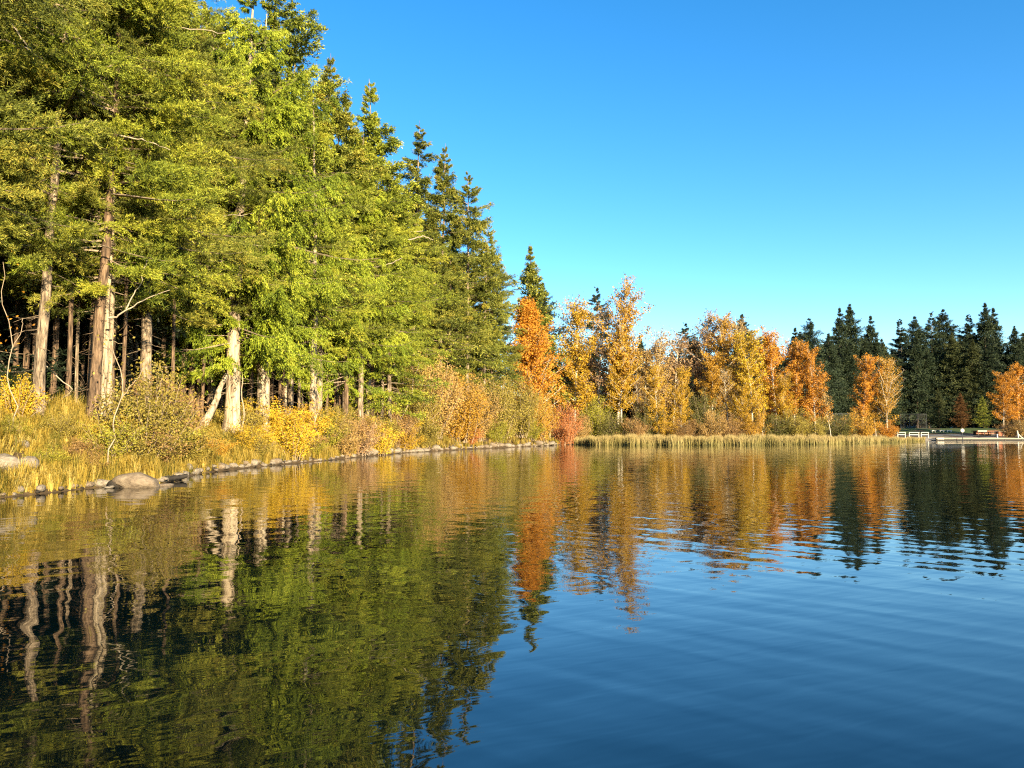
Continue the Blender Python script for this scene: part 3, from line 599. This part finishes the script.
for px, top, D, leaf, pr, w, lab in [(614, 412, 125, 'olivedark', 'bushM0', 1.3, 'dark olive bush with a pale stem left of the brown mound'), (634, 418, 124, 'brown', 'bushM1', 1.6, 'brown rounded bush mound behind the left reeds'),
        (650, 398, 127, 'olivedark', 'bushL0', .9, 'large dull olive bush below the short golden pair'), (668, 415, 125, 'gold', 'bushM2', .9, 'golden bush at the foot of the short golden pair'),
        (684, 418, 124, 'brown', 'bushM0', 1.6, 'brown low bush mound in the middle of the reeds'), (700, 390, 129, 'olivedark', 'bushL1', .9, 'tall dark olive bush below the highest tan top'),
        (713, 410, 126, 'tan', 'bushM1', 1.0, 'tan feathery bush right of the tall dark olive bush'), (730, 414, 127, 'brown', 'bushM2', 1.2, 'brown bush below the small orange gold cottonwood'),
        (752, 410, 128, 'amber', 'bushM0', 1.2, 'amber bush at the foot of the brightest yellow cottonwood'), (775, 414, 130, 'olivedark', 'bushM1', 1.4, 'dull olive bush under the twin white stems'),
        (795, 408, 131, 'olive', 'bushM2', 1.2, 'olive gold bush right of the twin white stems'), (815, 415, 131, 'olive', 'bushM0', 1.2, 'olive bush at the foot of the slim orange cottonwood'),
        (838, 414, 140, 'olivedark', 'bushM1', 1.4, 'greyish olive bush in front of the left wire fence'), (860, 410, 152, 'amber', 'bushM2', 1.3, 'orange brown bush at the foot of the rounded orange brown tree'),
        (886, 420, 152, 'orange', 'bushM0', 1.2, 'orange bush at the foot of the pale limbed tree'), (1010, 420, 174, 'brown', 'bushM1', 1.4, 'brown bush under the right edge orange trees'),
        (1026, 418, 172, 'tan', 'bushM2', 1.3, 'tan bush at the right edge beside the dock'), (580, 415, 122, 'tan', 'bushM1', 1.0, 'tan bush just right of the red bush')]:
    shrub(pr, leaf, lab, px, D, max(1.5, Hto(px, top, D)), w, FB)
LB = 'low autumn bushes covering the left bank'
for i in range(46):
    px = 118 + i * 8.6 + rng.uniform(-3, 3); d0 = float(np.interp(px, SHX_, SHD_)); lf_ = ['gold', 'olive', 'amber', 'ygreen', 'tan', 'brown', 'olive', 'yellow'][int(rng.integers(0, 8))]
    if 186 < px < 236: continue
    shrub('bushS%d' % (i % 3), lf_, 'low autumn bush in the tangle just above the stones of the left bank', px, d0 + rng.uniform(1.2, 4.5) * (1 + d0 / 80), rng.uniform(1.0, 2.1) * (1 + d0 / 110), rng.uniform(1.1, 1.6), LB)
UG = 'dark green undergrowth shrubs inside the left wood'
for i in range(44):
    px = rng.uniform(-80, 400); d0 = np.interp(px, [-150, 0, 100, 200, 262, 330, 400], [16.2, 23, 27.6, 36, 43.4, 52.4, 69])
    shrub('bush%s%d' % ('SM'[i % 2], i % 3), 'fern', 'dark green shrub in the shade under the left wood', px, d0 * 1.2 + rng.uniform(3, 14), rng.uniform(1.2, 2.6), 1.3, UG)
shrub('bushS0', 'olive', 'low olive bush in the grass between the leftmost trunk and the three trunks', 62, 28.6, 1.1, 1.3)
shrub('bushS1', 'brown', 'low russet bush in the grass just left of the foot of the three trunks', 80, 28.2, 1.0, 1.3)
shrub('bushS2', 'ygreen', 'low yellow green bush in the grass right of the pale rocks', 47, 26.4, .8, 1.5)
shrub('bushS0', 'tan', 'low tan bush near the water left of the big tan boulder', 92, 27.9, .8, 1.5)
shrub('bushS1', 'yellow', 'small sunlit yellow shrub in the shade left of the thick leftmost trunk', 16, 29.5, 2.1, .8)
shrub('bushS0', 'ygreen', 'low green bush at the left edge of the bank above the pale rocks', 8, 26.5, .9, 1.4)

# ---------------------------------------------------------------- grass and reeds (stuff)
def blades(n, fx, fy, keep, hmin, hmax, w, mname, bend=.25, hmod=None):
    x = fx; y = fy; d = sdist(x, y); k = keep(x, y, d); x, y = x[k], y[k]; n = len(x); z = gh(x, y)
    h = rng.uniform(hmin, hmax, n) * (1 if hmod is None else hmod(x, y))
    a = rng.random(n) * 6.283; l = rng.normal(0, bend, (n, 2)) * h[:, None]
    b = np.stack([x, y, z - .05], 1); s = np.stack([np.cos(a), np.sin(a), np.zeros(n)], 1) * (w * rng.uniform(.6, 1.4, n))[:, None]
    m_ = b + np.concatenate([l * .35, (h * .6)[:, None]], 1); t = b + np.concatenate([l, h[:, None]], 1)
    V = np.stack([b - s, b + s, m_ + s * .8, m_ - s * .8, t], 1).reshape(-1, 3); o = np.arange(n)[:, None] * 5
    g = Geo(); tt = np.clip(rng.normal(.5, .24, n) + .17 * wob(x, y, .9, 2) + .14 * wob(x, y, 2.7, 5), 0, 1)
    g.add(V, Q=o + np.array([[0, 1, 2, 3]]), T=o + np.array([[3, 2, 4]]), tint=np.repeat(tt, 5))
    return g.mesh(mname, [])
def clumped(n, x0, x1, y0, y1, nc, sd):
    cx = rng.uniform(x0, x1, nc); cy = rng.uniform(y0, y1, nc); i = rng.integers(0, nc, n)
    return cx[i] + rng.normal(0, sd, n), cy[i] + rng.normal(0, sd, n)
NT = 15000; pg = rng.uniform(-70, 560, NT); tl_ = np.interp(pg, [-70, 0, 200, 400, 560], [1.6, 1.5, 1.2, .8, .6]); kp = rng.random(NT) < tl_ / 1.6; pg = pg[kp]
dg = np.interp(pg, SHX_, SHD_) + rng.random(len(pg)) ** 1.1 * np.interp(pg, [0, 200, 560], [7, 9, 14]); tx_ = gx(pg, dg, 1); ty_ = dg; td = sdist(tx_, ty_)
for (rx, rd, rr_) in [(3, 24.6, .75), (27, 25.6, .5), (33, 26.4, .4)]: kp = np.hypot(tx_ - gx(rx, rd, 1), ty_ - rd + .5) > rr_; tx_, ty_, td = tx_[kp], ty_[kp], td[kp]
kp = (td > .06) & (td < 6.5 + 1.5 * wob(tx_, ty_, .5)) & (wob(tx_, ty_, 1.9, 4) + rng.normal(0, .6, len(tx_)) > -.75); tx_, ty_ = tx_[kp], ty_[kp]; nt_ = len(tx_)
th = rng.uniform(.3, 1.0, nt_) * (1 + .35 * wob(tx_, ty_, .7)); tc_ = np.clip(rng.normal(.5, .2, nt_) + .16 * wob(tx_, ty_, 1.1, 2), 0, 1)
NB = 30; i_ = np.repeat(np.arange(nt_), NB); n = len(i_); a = rng.random(n) * 6.283; q_ = rng.random(n) ** .7
b = np.stack([tx_[i_] + np.cos(a) * q_ * .1, ty_[i_] + np.sin(a) * q_ * .1, np.repeat(gh(tx_, ty_), NB) - .05], 1)
h = th[i_] * rng.uniform(.5, 1.1, n); out_ = np.stack([np.cos(a), np.sin(a)], 1) * (q_ * h * .75)[:, None] + rng.normal(0, .08, (n, 2)) * h[:, None]
s_ = np.stack([-np.sin(a), np.cos(a), 0 * a], 1) * (.008 * rng.uniform(.6, 1.5, n))[:, None]
m_ = b + np.concatenate([out_ * .35, (h * .68)[:, None]], 1); t = b + np.concatenate([out_, (h * (1 - .35 * q_))[:, None]], 1)
V = np.stack([b - s_, b + s_, m_ + s_ * .8, m_ - s_ * .8, t], 1).reshape(-1, 3); o = np.arange(n)[:, None] * 5; g = Geo()
g.add(V, Q=o + np.array([[0, 1, 2, 3]]), T=o + np.array([[3, 2, 4]]), tint=np.repeat(np.clip(tc_[i_] + rng.normal(0, .12, n), 0, 1), 5))
me = g.mesh('bank_grass', [])
me.materials.append(M['straw']); tag(link('bank_grass', me), 'golden dry grass growing along the left bank', 'grass', kind='stuff')
pxr = rng.uniform(574, 925, 60000); pxr = pxr[(np.sin(pxr * .31) + np.sin(pxr * .83 + 1) + rng.normal(0, 1.2, 60000)) > -.9]; dr = np.interp(pxr, [574, 600, 700, 760, 830, 900, 937], [113, 109, 108, 111, 116, 136, 158]) + rng.random(len(pxr)) ** 1.3 * 8 - rng.exponential(.5, len(pxr)) * (1 + np.sin(pxr * .17) * .8) * np.interp(pxr, [574, 590, 880, 925], [.3, 1, 1, .25])
x = gx(pxr, dr, 0); y = dr
n = len(x)
h = rng.uniform(.85, 1.5, n) * np.interp(pxr, [574, 590, 860, 925], [.7, 1, .95, .55]) * (1 + .16 * wob(x, y, .35) + .1 * np.sin(pxr * .45)); a = rng.random(n) * 6.283
b = np.stack([x, y, np.full(n, -.15)], 1); s = np.stack([np.cos(a), np.sin(a), 0 * a], 1) * .028; l = rng.normal(0, .17, (n, 2)) * h[:, None]
V = np.stack([b - s, b + s, b + s * .7 + np.concatenate([l * .4, (h * .65)[:, None]], 1), b - s * .7 + np.concatenate([l * .4, (h * .65)[:, None]], 1), b + np.concatenate([l, (h + .15)[:, None]], 1)], 1)
tt = np.clip(np.stack([0 * a + .3, 0 * a + .3, 0 * a + .6, 0 * a + .6, 0 * a + 1.0], 1) + rng.normal(0, .12, n)[:, None] + .12 * wob(x, y, .25)[:, None], 0, 1)
g = Geo(); o = np.arange(n)[:, None] * 5
g.add(V.reshape(-1, 3), Q=o + np.array([[0, 1, 2, 3]]), T=o + np.array([[3, 2, 4]]), tint=tt.ravel())
tag(link('reeds', g.mesh('reeds', [M['reed']])), 'bed of pale tan green reeds standing in the shallows', 'reeds', kind='stuff')

# ---------------------------------------------------------------- stones
def rock_mesh(name, seed, m, sub=3, rough=.28, flat=.65):
    import bmesh
    bm = bmesh.new(); bmesh.ops.create_icosphere(bm, subdivisions=sub, radius=1); rg = np.random.default_rng(seed)
    pl = [(nrm(rg.normal(0, 1, 3)), rg.uniform(.62, .95)) for _ in range(9)]; f = rg.normal(0, 1, (5, 3)) * 1.6; ph = rg.random(5) * 6
    for v in bm.verts:
        p = np.array(v.co)
        for n_, d_ in pl:
            e = p @ n_ - d_
            if e > 0: p = p - n_ * e * .85
        p = p * (1 + rough * .22 * sum(math.sin(f[k] @ p + ph[k]) for k in range(5)))
        v.co = (p[0], p[1] * .8, p[2] * flat)
    me = bpy.data.meshes.new(name); bm.to_mesh(me); bm.free(); me.materials.append(m)
    me.polygons.foreach_set('use_smooth', [True] * len(me.polygons)); return me
RK = [rock_mesh('stone_%d' % i, 500 + i, M['rock'], 2) for i in range(6)]
SHX = np.array([p for p, d in SH]); SHD = np.array([d for p, d in SH])
def stone(me, px, D, s, label, cat='stone', group=None, sink=.3, name='shore_stone', rz=None, m=None, z=None):
    x = gx(px, D, 0); zz = float(gh(np.array([x]), np.array([D]))[0]) if z is None else z
    o = link(name, me, None, (x, D, zz + s[2] * (.65 - sink)), rng.random() * 6.28 if rz is None else rz, s)
    if m: override(o, m)
    return tag(o, label, cat, group)
BM = rock_mesh('boulder', 540, M['boulder'], 4, .2, .7)
x0 = at(138, 487, 26.6)
stone(BM, 139, 27.3, (.78, .66, .52), 'big rounded tan boulder at the water edge of the left bank', 'boulder', name='boulder', rz=.2, z=0.0, sink=.32)
stone(RK[1], 115, 27.1, (.34, .3, .3), 'dark shaded rock tucked against the left side of the big tan boulder', 'rock', name='rock', m=M['darkrock'], z=.02)  # shade at the boulder's left side put into this rock's colour
stone(RK[2], 110, 26.7, (.2, .2, .11), 'small pale stone in front of the dark shaded rock', 'rock', name='rock', z=.0)
stone(RK[3], 166, 28.2, (.3, .22, .1), 'low wet stone in the water right of the big tan boulder', 'rock', name='rock', m=M['boulder'], z=-.02)
stone(RK[0], 3, 24.6, (.65, .6, .6), 'large pale rock at the left edge of the bank', 'boulder', name='boulder')
stone(RK[4], 27, 25.5, (.45, .4, .5), 'pale pointed rock in the grass right of the large left edge rock', 'boulder', name='boulder')
stone(RK[5], 20, 26.5, (.3, .3, .32), 'small pale rock on top of the bank above the pointed rock', 'boulder', name='boulder')
stone(RK[2], 33, 26.4, (.42, .25, .16), 'flat pale slab on the bank right of the small top rock', 'boulder', name='boulder')
pp = np.linspace(-8, 556, 3000); dd = np.interp(pp, SHX, SHD); ax_ = gx(pp, dd, 0); arc = np.concatenate([[0], np.cumsum(np.hypot(np.diff(ax_), np.diff(dd)))])
a_ = 0.0; n = 0
while a_ < arc[-1]:
    f = a_ / arc[-1]; k2 = n % 5 in (1, 3)
    w = rng.choice([.10, .13, .19, .26, .42]) * rng.uniform(.8, 1.25) * (.8 + 1.1 * f) * (.8 if k2 else 1)
    px = float(np.interp(a_, arc, pp)); off = rng.uniform(.25, .9) if k2 else rng.uniform(-.12, .22)
    stone(RK[int(rng.integers(6))], px, float(np.interp(px, SHX, SHD)) + off * (1 + f), (w, w * rng.uniform(.6, 1), w * rng.uniform(.5, .95)), 'stone in the loose line along the left water edge', group='stones lining the left shore', m=(M['darkrock'] if rng.random() < .3 and w < .2 else (M['boulder'] if rng.random() < .4 else None)), z=float(rng.uniform(-.02, .1) + max(0, off) * .32), rz=rng.random() * 6.28)
    a_ += w * rng.uniform(.5, 1.9) * .8 + .06; n += 1

# ---------------------------------------------------------------- logs, dead wood, saplings
def poly_tube(g, pts, r0, r1, n=7, S=14, mat=0, wig=.012):
    P = np.array(pts); t = np.linspace(0, len(P) - 1, S)
    # smooth
    Q = np.stack([np.interp(t, np.arange(len(P)), P[:, k]) for k in range(3)], 1)
    Q[1:-1] = (Q[:-2] + 2 * Q[1:-1] + Q[2:]) / 4
    Ln = np.linalg.norm(Q[-1] - Q[0]); Q[1:-1] += np.random.default_rng(int(abs(Q[0, 0]) * 1000) % 9973).normal(0, (wig if r0 < .1 else .004) * Ln, (S - 2, 3))
    tubes(g, Q, np.linspace(r0, r1, S), n, mat)
def wood_obj(name, px_pts, D, r0, r1, m, parent=None, D2=None, seed=0):
    D2 = D if D2 is None else D2; k = len(px_pts)
    pts = [at(p[0], p[1], D + (D2 - D) * i / max(1, k - 1)) for i, p in enumerate(px_pts)]
    o0 = np.array(pts[0]) if parent is None else np.array(parent.location)
    g = Geo(); poly_tube(g, [p - o0 for p in pts], r0, r1)
    V = g.V[0]; V += np.random.default_rng(seed).normal(0, r1 * .12, V.shape)
    if parent is None: return link(name, g.mesh(name, [m], True), None, tuple(o0))
    o = link(name, g.mesh(name, [m], True), parent)
    rz = parent.rotation_euler[2]; s = parent.scale
    # undo the thing's own turn and size so the limb keeps its place on the tree
    o.rotation_euler = (0, 0, -rz) if abs(s[0] - s[1]) < 1e-6 else (0, 0, 0); o.scale = (1 / s[0], 1 / s[1], 1 / s[2])
    return o
lg = wood_obj('leaning_log', [(193, 446), (205, 424), (216, 400), (226, 374)], 41.5, .30, .13, M['barkp'], D2=44.6, seed=3)
tag(lg, 'bleached dead log leaning against the flaring cedar trunk', 'log')
dl = wood_obj('driftwood_log', [(160, 479), (172, 478.5), (186, 476)], 29.6, .12, .09, M['darkrock'], D2=31, seed=4); tag(dl, 'dark wet driftwood log at the water edge right of the boulder', 'driftwood')
DBM = M['deadwood']
for key, pts, D, r in [('c4', [(160, 121), (185, 112), (210, 108), (240, 107), (262, 110)], 41, .06), ('c4', [(178, 258), (205, 250), (230, 247), (262, 246)], 41.5, .065), ('f6', [(155, 28), (180, 28), (225, 33)], 32, .05),
                       ('f6c', [(182, 190), (200, 190), (228, 187)], 40, .05), ('f6c', [(185, 218), (212, 217), (255, 213)], 40, .055), ('c2', [(180, 305), (205, 303), (228, 299)], 40.5, .06),
                       ('f5', [(108, 318), (124, 313), (140, 301), (170, 290)], 29, .045), ('f5', [(126, 309), (139, 286), (147, 260)], 29, .035), ('f1', [(0, 40), (22, 45), (42, 60)], 25, .05),
                       ('f1', [(10, 22), (22, 40), (45, 62)], 25.2, .04), ('t1', [(408, 240), (424, 236), (433, 240)], 70.5, .09), ('t1', [(408, 232), (423, 231)], 70.5, .08), ('f11', [(378, 327), (392, 318), (411, 311)], 61, .08),
                       ('f10', [(372, 268), (390, 264), (402, 258)], 60, .07), ('f6', [(120, 96), (130, 66), (132, 40)], 32, .04), ('f4', [(118, 135), (150, 142), (170, 150)], 28.5, .04)]:
    wood_obj('dead_branch', pts, D + 1.7 + .02 * D, r * .85, r * .3, DBM, A[key], seed=int(r * 1000))
def thin_tree(label, stems, D, leaf=None, nleaf=0, r=.05, group=None, name='sapling'):
    p0 = at(*stems[0][0], D); zg = float(gh(np.array([p0[0]]), np.array([p0[1]]))[0])
    r_ = empty(name, (p0[0], p0[1], min(p0[2], zg)))
    o0 = np.array(r_.location); L0 = []
    for i, st in enumerate(stems):
        pts = [at(*p, D + .1 * i) - o0 for p in st]
        if i == 0: pts = [np.array([0, 0, -.2])] + pts
        g = Geo(); poly_tube(g, pts, r * (1 if i == 0 else .6), r * .3); link('trunk' if i == 0 else 'branch', g.mesh('stem', [M['stem']], True), r_); L0 += pts[1:]
    if leaf:
        P = np.array(L0); c = P[rng.integers(0, len(P), nleaf)] + rng.normal(0, .45, (nleaf, 3)); g = Geo()
        leaves(g, c, rng.normal(0, 1, (nleaf, 3)), .12, .08, rng.normal(0, 1, (nleaf, 3))); link('foliage', g.mesh('leafage', [M[leaf]]), r_)
    return tag(r_, label, 'sapling', group)
thin_tree('thin pale sapling leaning over the grass between the pale trunks and the boulder', [[(108, 447), (118, 420), (122, 400), (120, 372), (114, 345), (111, 325)], [(122, 398), (131, 385), (140, 376), (146, 360)]], 28.2, 'olive', 110, .03)
thin_tree('slender crooked sapling with a few orange leaves at the left edge', [[(14, 412), (13, 370), (9, 335), (4, 300), (3, 262)], [(11, 350), (22, 330), (22, 318)]], 27, 'orange', 40, .025)
thin_tree('pale bare sapling leaning right at the left end of the thickets', [[(399, 430), (407, 408), (413, 385), (419, 362)]], 71, None, 0, .09)
thin_tree('thin dead pale pole in the dark just right of the flaring cedar', [[(243, 436), (243, 410), (242, 372)]], 45, None, 0, .08)
thin_tree('thin pale pole close beside the clean pale trunk', [[(317, 425), (318, 400), (317, 366)]], 51.5, None, 0, .07)
br = wood_obj('broken_branch', [(40, 360), (54, 374), (74, 388), (66, 396), (56, 404)], 31.5, .025, .012, M['deadwood'], seed=8); tag(br, 'broken bare branch hanging bent in the dark right of the thick leftmost trunk', 'branch')

# ---------------------------------------------------------------- beach things
M['white'] = plain('white_paint', (.40, .38, .33)); M['pale'] = plain('pale_concrete', (.55, .5, .42)); M['rust'] = plain('rust_brown_boards', (.21, .075, .035))
M['orangep'] = plain('orange_red_paint', (.30, .09, .04)); M['steel'] = plain('shade_dark_steel', (.035, .04, .05)); M['dockw'] = plain('weathered_dock_boards', (.36, .30, .22)); M['dark'] = plain('dark_shaded_timber', (.03, .025, .02))  # steel is darkened so its colour holds the shade on the fences
M['palewood'] = plain('pale_grey_timber', (.50, .46, .38))
def GZ(x, y): return float(gh(np.array([x]), np.array([y]))[0])
def part(name, m, parent, boxes, bevel=True):
    g = Geo()
    for b_ in boxes: box(g, *b_)
    return link(name, g.mesh(name, [m]), parent)
# white rail frames (long tables seen end to end)
for i, (a, b_, lab) in enumerate([(897.5, 905, 'white rail frame nearest the pale limbed tree, leftmost of three'), (909, 918.5, 'white rail frame in the middle of three behind the reeds'), (921, 928, 'white rail frame at the right of three, next to the pale benches')]):
    D = 172; xa, xb = gx(a, D), gx(b_, D); z = GZ((xa + xb) / 2, D); w = xb - xa
    r = tag(empty('rail_frame', ((xa + xb) / 2, D, z)), lab, 'barrier', 'white rail frames by the beach'); zt = ztop(432.4, D) - z
    part('top_rail', M['white'], r, [((0, 0, zt), (w + .2, .4, .14))]); part('lower_rail', M['white'], r, [((0, 0, zt * .62), (w - .26, .06, .14))])
    for s_ in (-1, 1): part('post', M['white'], r, [((s_ * w / 2, 0, zt / 2 - .08 - .1), (.16, .2, zt - .06))])
for a, b_, lab in [(931, 935.5, 'pale concrete bench just right of the white rail frames'), (939, 944, 'pale concrete bench in the middle of three on the lawn edge'), (946.5, 951.5, 'pale concrete bench nearest the white round marker')]:
    D = 194; xa, xb = gx(a, D), gx(b_, D); z = GZ((xa + xb) / 2, D) + .04; w = xb - xa; zt = .5
    r = tag(empty('bench', ((xa + xb) / 2, D, z)), lab, 'bench', 'pale benches on the lawn edge')
    part('seat', M['pale'], r, [((0, 0, zt - .1), (w, .6, .2))])
    for s_ in (-1, 1): part('leg', M['pale'], r, [((s_ * w * .33, 0, (zt - .2) / 2 - .05), (.2, .45, zt - .202 + .1))])
# marker
D = 160; x = gx(962.3, D); r = tag(empty('marker_post', (x, D, 0)), 'white round marker on a thin post standing at the dock edge', 'marker'); zt = ztop(430.5, D)
g = Geo(); tubes(g, [(0, 0, -1.5), (0, 0, zt * .5), (0, 0, zt)], [.07, .07, .07], 8); link('post', g.mesh('post', [M['steel']], True), r)
g = Geo(); tubes(g, [(0, -.12, zt), (0, -.10, zt), (0, .0, zt), (0, .02, zt)], [.01, .40, .42, .01], 20); link('sign_disc', g.mesh('sign_disc', [M['white']]), r)
# dock
D = 161; xa, xb = gx(936, D), gx(1075, D); r = tag(empty('dock', (xa, D, 0)), 'long low pale dock along the beach at the right', 'dock'); w = xb - xa
part('deck', M['dockw'], r, [((w / 2, .9, .42), (w, 1.8, .12))]); part('fascia', M['dark'], r, [((w / 2, .2, .2), (w - .1, .1, .3))]); part('end_block', M['white'], r, [((.9, .4, .40), (1.4, 1.0, .34))])
for k in range(9): part('pile', M['dark'], r, [((.4 + k * (w - .8) / 8, .12, .0), (.22, .05, .9))])
# long shed
D = 185; xa, xb = gx(975, D), gx(995, D); z = GZ((xa + xb) / 2, D); r = tag(empty('shed', ((xa + xb) / 2, D, z)), 'long low rust brown open sided shed beside the dock', 'shed'); w = xb - xa; zt = ztop(430.6, D) - z
part('roof', M['rust'], r, [((0, 0, zt - .12), (w + .5, 2.4, .2))]); part('roof_edge', M['palewood'], r, [((-w * .28, -1.225, zt - .1), (w * .44, .05, .26))]); part('wall', M['dark'], r, [((0, .7, (zt - .22) / 2), (w, .15, zt - .23))]); part('bench_board', M['rust'], r, [((0, -.3, zt * .45), (w, .5, .35))])
for k in range(4): part('post', M['dark'], r, [((-w / 2 + .1 + k * (w - .2) / 3, -1.05, (zt - .22) / 2), (.14, .14, zt - .225))])
# orange booth
D = 180; xa, xb = gx(997, D), gx(1005.5, D); z = GZ((xa + xb) / 2, D); r = tag(empty('booth', ((xa + xb) / 2, D, z)), 'small orange red booth with a pale flat top right of the long shed', 'booth'); w = xb - xa; zt = ztop(431.2, D) - z
part('body', M['orangep'], r, [((0, 0, (zt - .16) / 2), (w, 1.2, zt - .165))]); part('roof', M['palewood'], r, [((0, 0, zt - .08), (w + .3, 1.5, .15))]); part('door', M['rust'], r, [((w * .2, -.615, (zt - .3) / 2), (.7, .03, zt - .32))])
D = 163; x = gx(998.5, D); r = tag(empty('post', (x, D, .2)), 'short white post on the dock in front of the orange booth', 'post'); part('shaft', M['white'], r, [((0, .5, .62), (.22, .22, .85))]); part('cap', M['white'], r, [((0, .5, 1.1), (.32, .32, .1))])
D = 163.5; x = gx(1018, D); r = tag(empty('post', (x, D, .2)), 'pale timber mooring post at the right end of the dock', 'post')
g = Geo(); tubes(g, [(0, 0, .2), (-.1, 0, 1.4), (-.15, 0, 1.9)], [.14, .13, .12], 8); link('shaft', g.mesh('shaft', [M['palewood']], True), r); g = Geo(); tubes(g, [(.0, 0, 1.2), (.6, 0, .5), (1.1, 0, .2)], [.1, .1, .1], 6); link('brace', g.mesh('brace', [M['palewood']], True), r)
# wire fences
m, nt, out = mat('wire_mesh'); t_ = nd(nt, 'ShaderNodeBsdfTransparent'); d_ = nd(nt, 'ShaderNodeBsdfPrincipled'); d_.inputs['Base Color'].default_value = (.03, .035, .04, 1)  # wire colour near black, painting the shade the fences stand in
mx = nd(nt, 'ShaderNodeMixShader'); mx.inputs[0].default_value = .05; nt.links.new(t_.outputs[0], mx.inputs[1]); nt.links.new(d_.outputs[0], mx.inputs[2]); nt.links.new(mx.outputs[0], out.inputs[0]); M['mesh'] = m
for a, b_, ty, D, lab in [(826, 851, 413.5, 196, 'tall wire fence showing between the slim orange tree and the orange brown tree'), (901, 927, 414, 203, 'tall wire fence in the shade right of the pale limbed tree')]:
    xa, xb = gx(a, D), gx(b_, D); z = GZ((xa + xb) / 2, D); w = xb - xa; zt = ztop(ty, D) - z
    r = tag(empty('wire_fence', ((xa + xb) / 2, D, z)), lab, 'fence'); part('wire_mesh', M['mesh'], r, [((0, .06, zt / 2), (w, .02, zt - .1))]); part('top_rail', M['steel'], r, [((0, 0, zt), (w, .06, .06))])
    for k in range(4): part('post', M['steel'], r, [((-w / 2 + k * w / 3, 0, zt / 2 - .1), (.07, .05, zt + .1))])

# ---------------------------------------------------------------- light, sky, camera
SUN_EL, SUN_AZ = 15.0, 31.0     # azimuth measured from straight behind the camera towards the right
sx, sy = math.sin(R(SUN_AZ)), -math.cos(R(SUN_AZ))
ld = bpy.data.lights.new('sun', 'SUN'); ld.energy = 5.0; ld.angle = R(.5); ld.color = (1.0, .82, .52)
lo = bpy.data.objects.new('sun', ld); C.objects.link(lo)
from mathutils import Vector
lo.rotation_euler = Vector((sx * math.cos(R(SUN_EL)), sy * math.cos(R(SUN_EL)), math.sin(R(SUN_EL)))).to_track_quat('Z', 'Y').to_euler()
w = bpy.data.worlds.new('World'); bpy.context.scene.world = w; w.use_nodes = True; nt = w.node_tree
bg = nt.nodes['Background']; sky = nt.nodes.new('ShaderNodeTexSky'); sky.sky_type = 'NISHITA'; sky.sun_disc = False
sky.sun_elevation = R(SUN_EL); sky.sun_rotation = math.atan2(sx, sy); sky.air_density = 1.0; sky.dust_density = 0.2; sky.ozone_density = 2.5; sky.altitude = 600
hsn = nt.nodes.new('ShaderNodeHueSaturation'); hsn.inputs['Saturation'].default_value = 1.33
nt.links.new(sky.outputs[0], hsn.inputs['Color']); nt.links.new(hsn.outputs[0], bg.inputs[0]); bg.inputs[1].default_value = .092
cam = bpy.data.cameras.new('camera'); co = bpy.data.objects.new('camera', cam); C.objects.link(co); bpy.context.scene.camera = co
cam.sensor_width = 36; cam.lens = F / 1024 * 36; cam.clip_end = 5000; cam.clip_start = .1
co.location = (0, 0, CAMH); co.rotation_euler = (R(90) + PIT, 0, 0)
S = bpy.context.scene; S.render.engine = 'CYCLES'
S.view_settings.view_transform = 'Standard'; S.view_settings.look = 'None'; S.view_settings.gamma = 1; S.view_settings.exposure = 1.82
cy = S.cycles; cy.max_bounces = 5; cy.diffuse_bounces = 2; cy.glossy_bounces = 3; cy.transmission_bounces = 2; cy.transparent_max_bounces = 6; cy.use_denoising = False; cy.filter_width = 1.2
cy.caustics_reflective = False; cy.caustics_refractive = False; cy.sample_clamp_indirect = 6
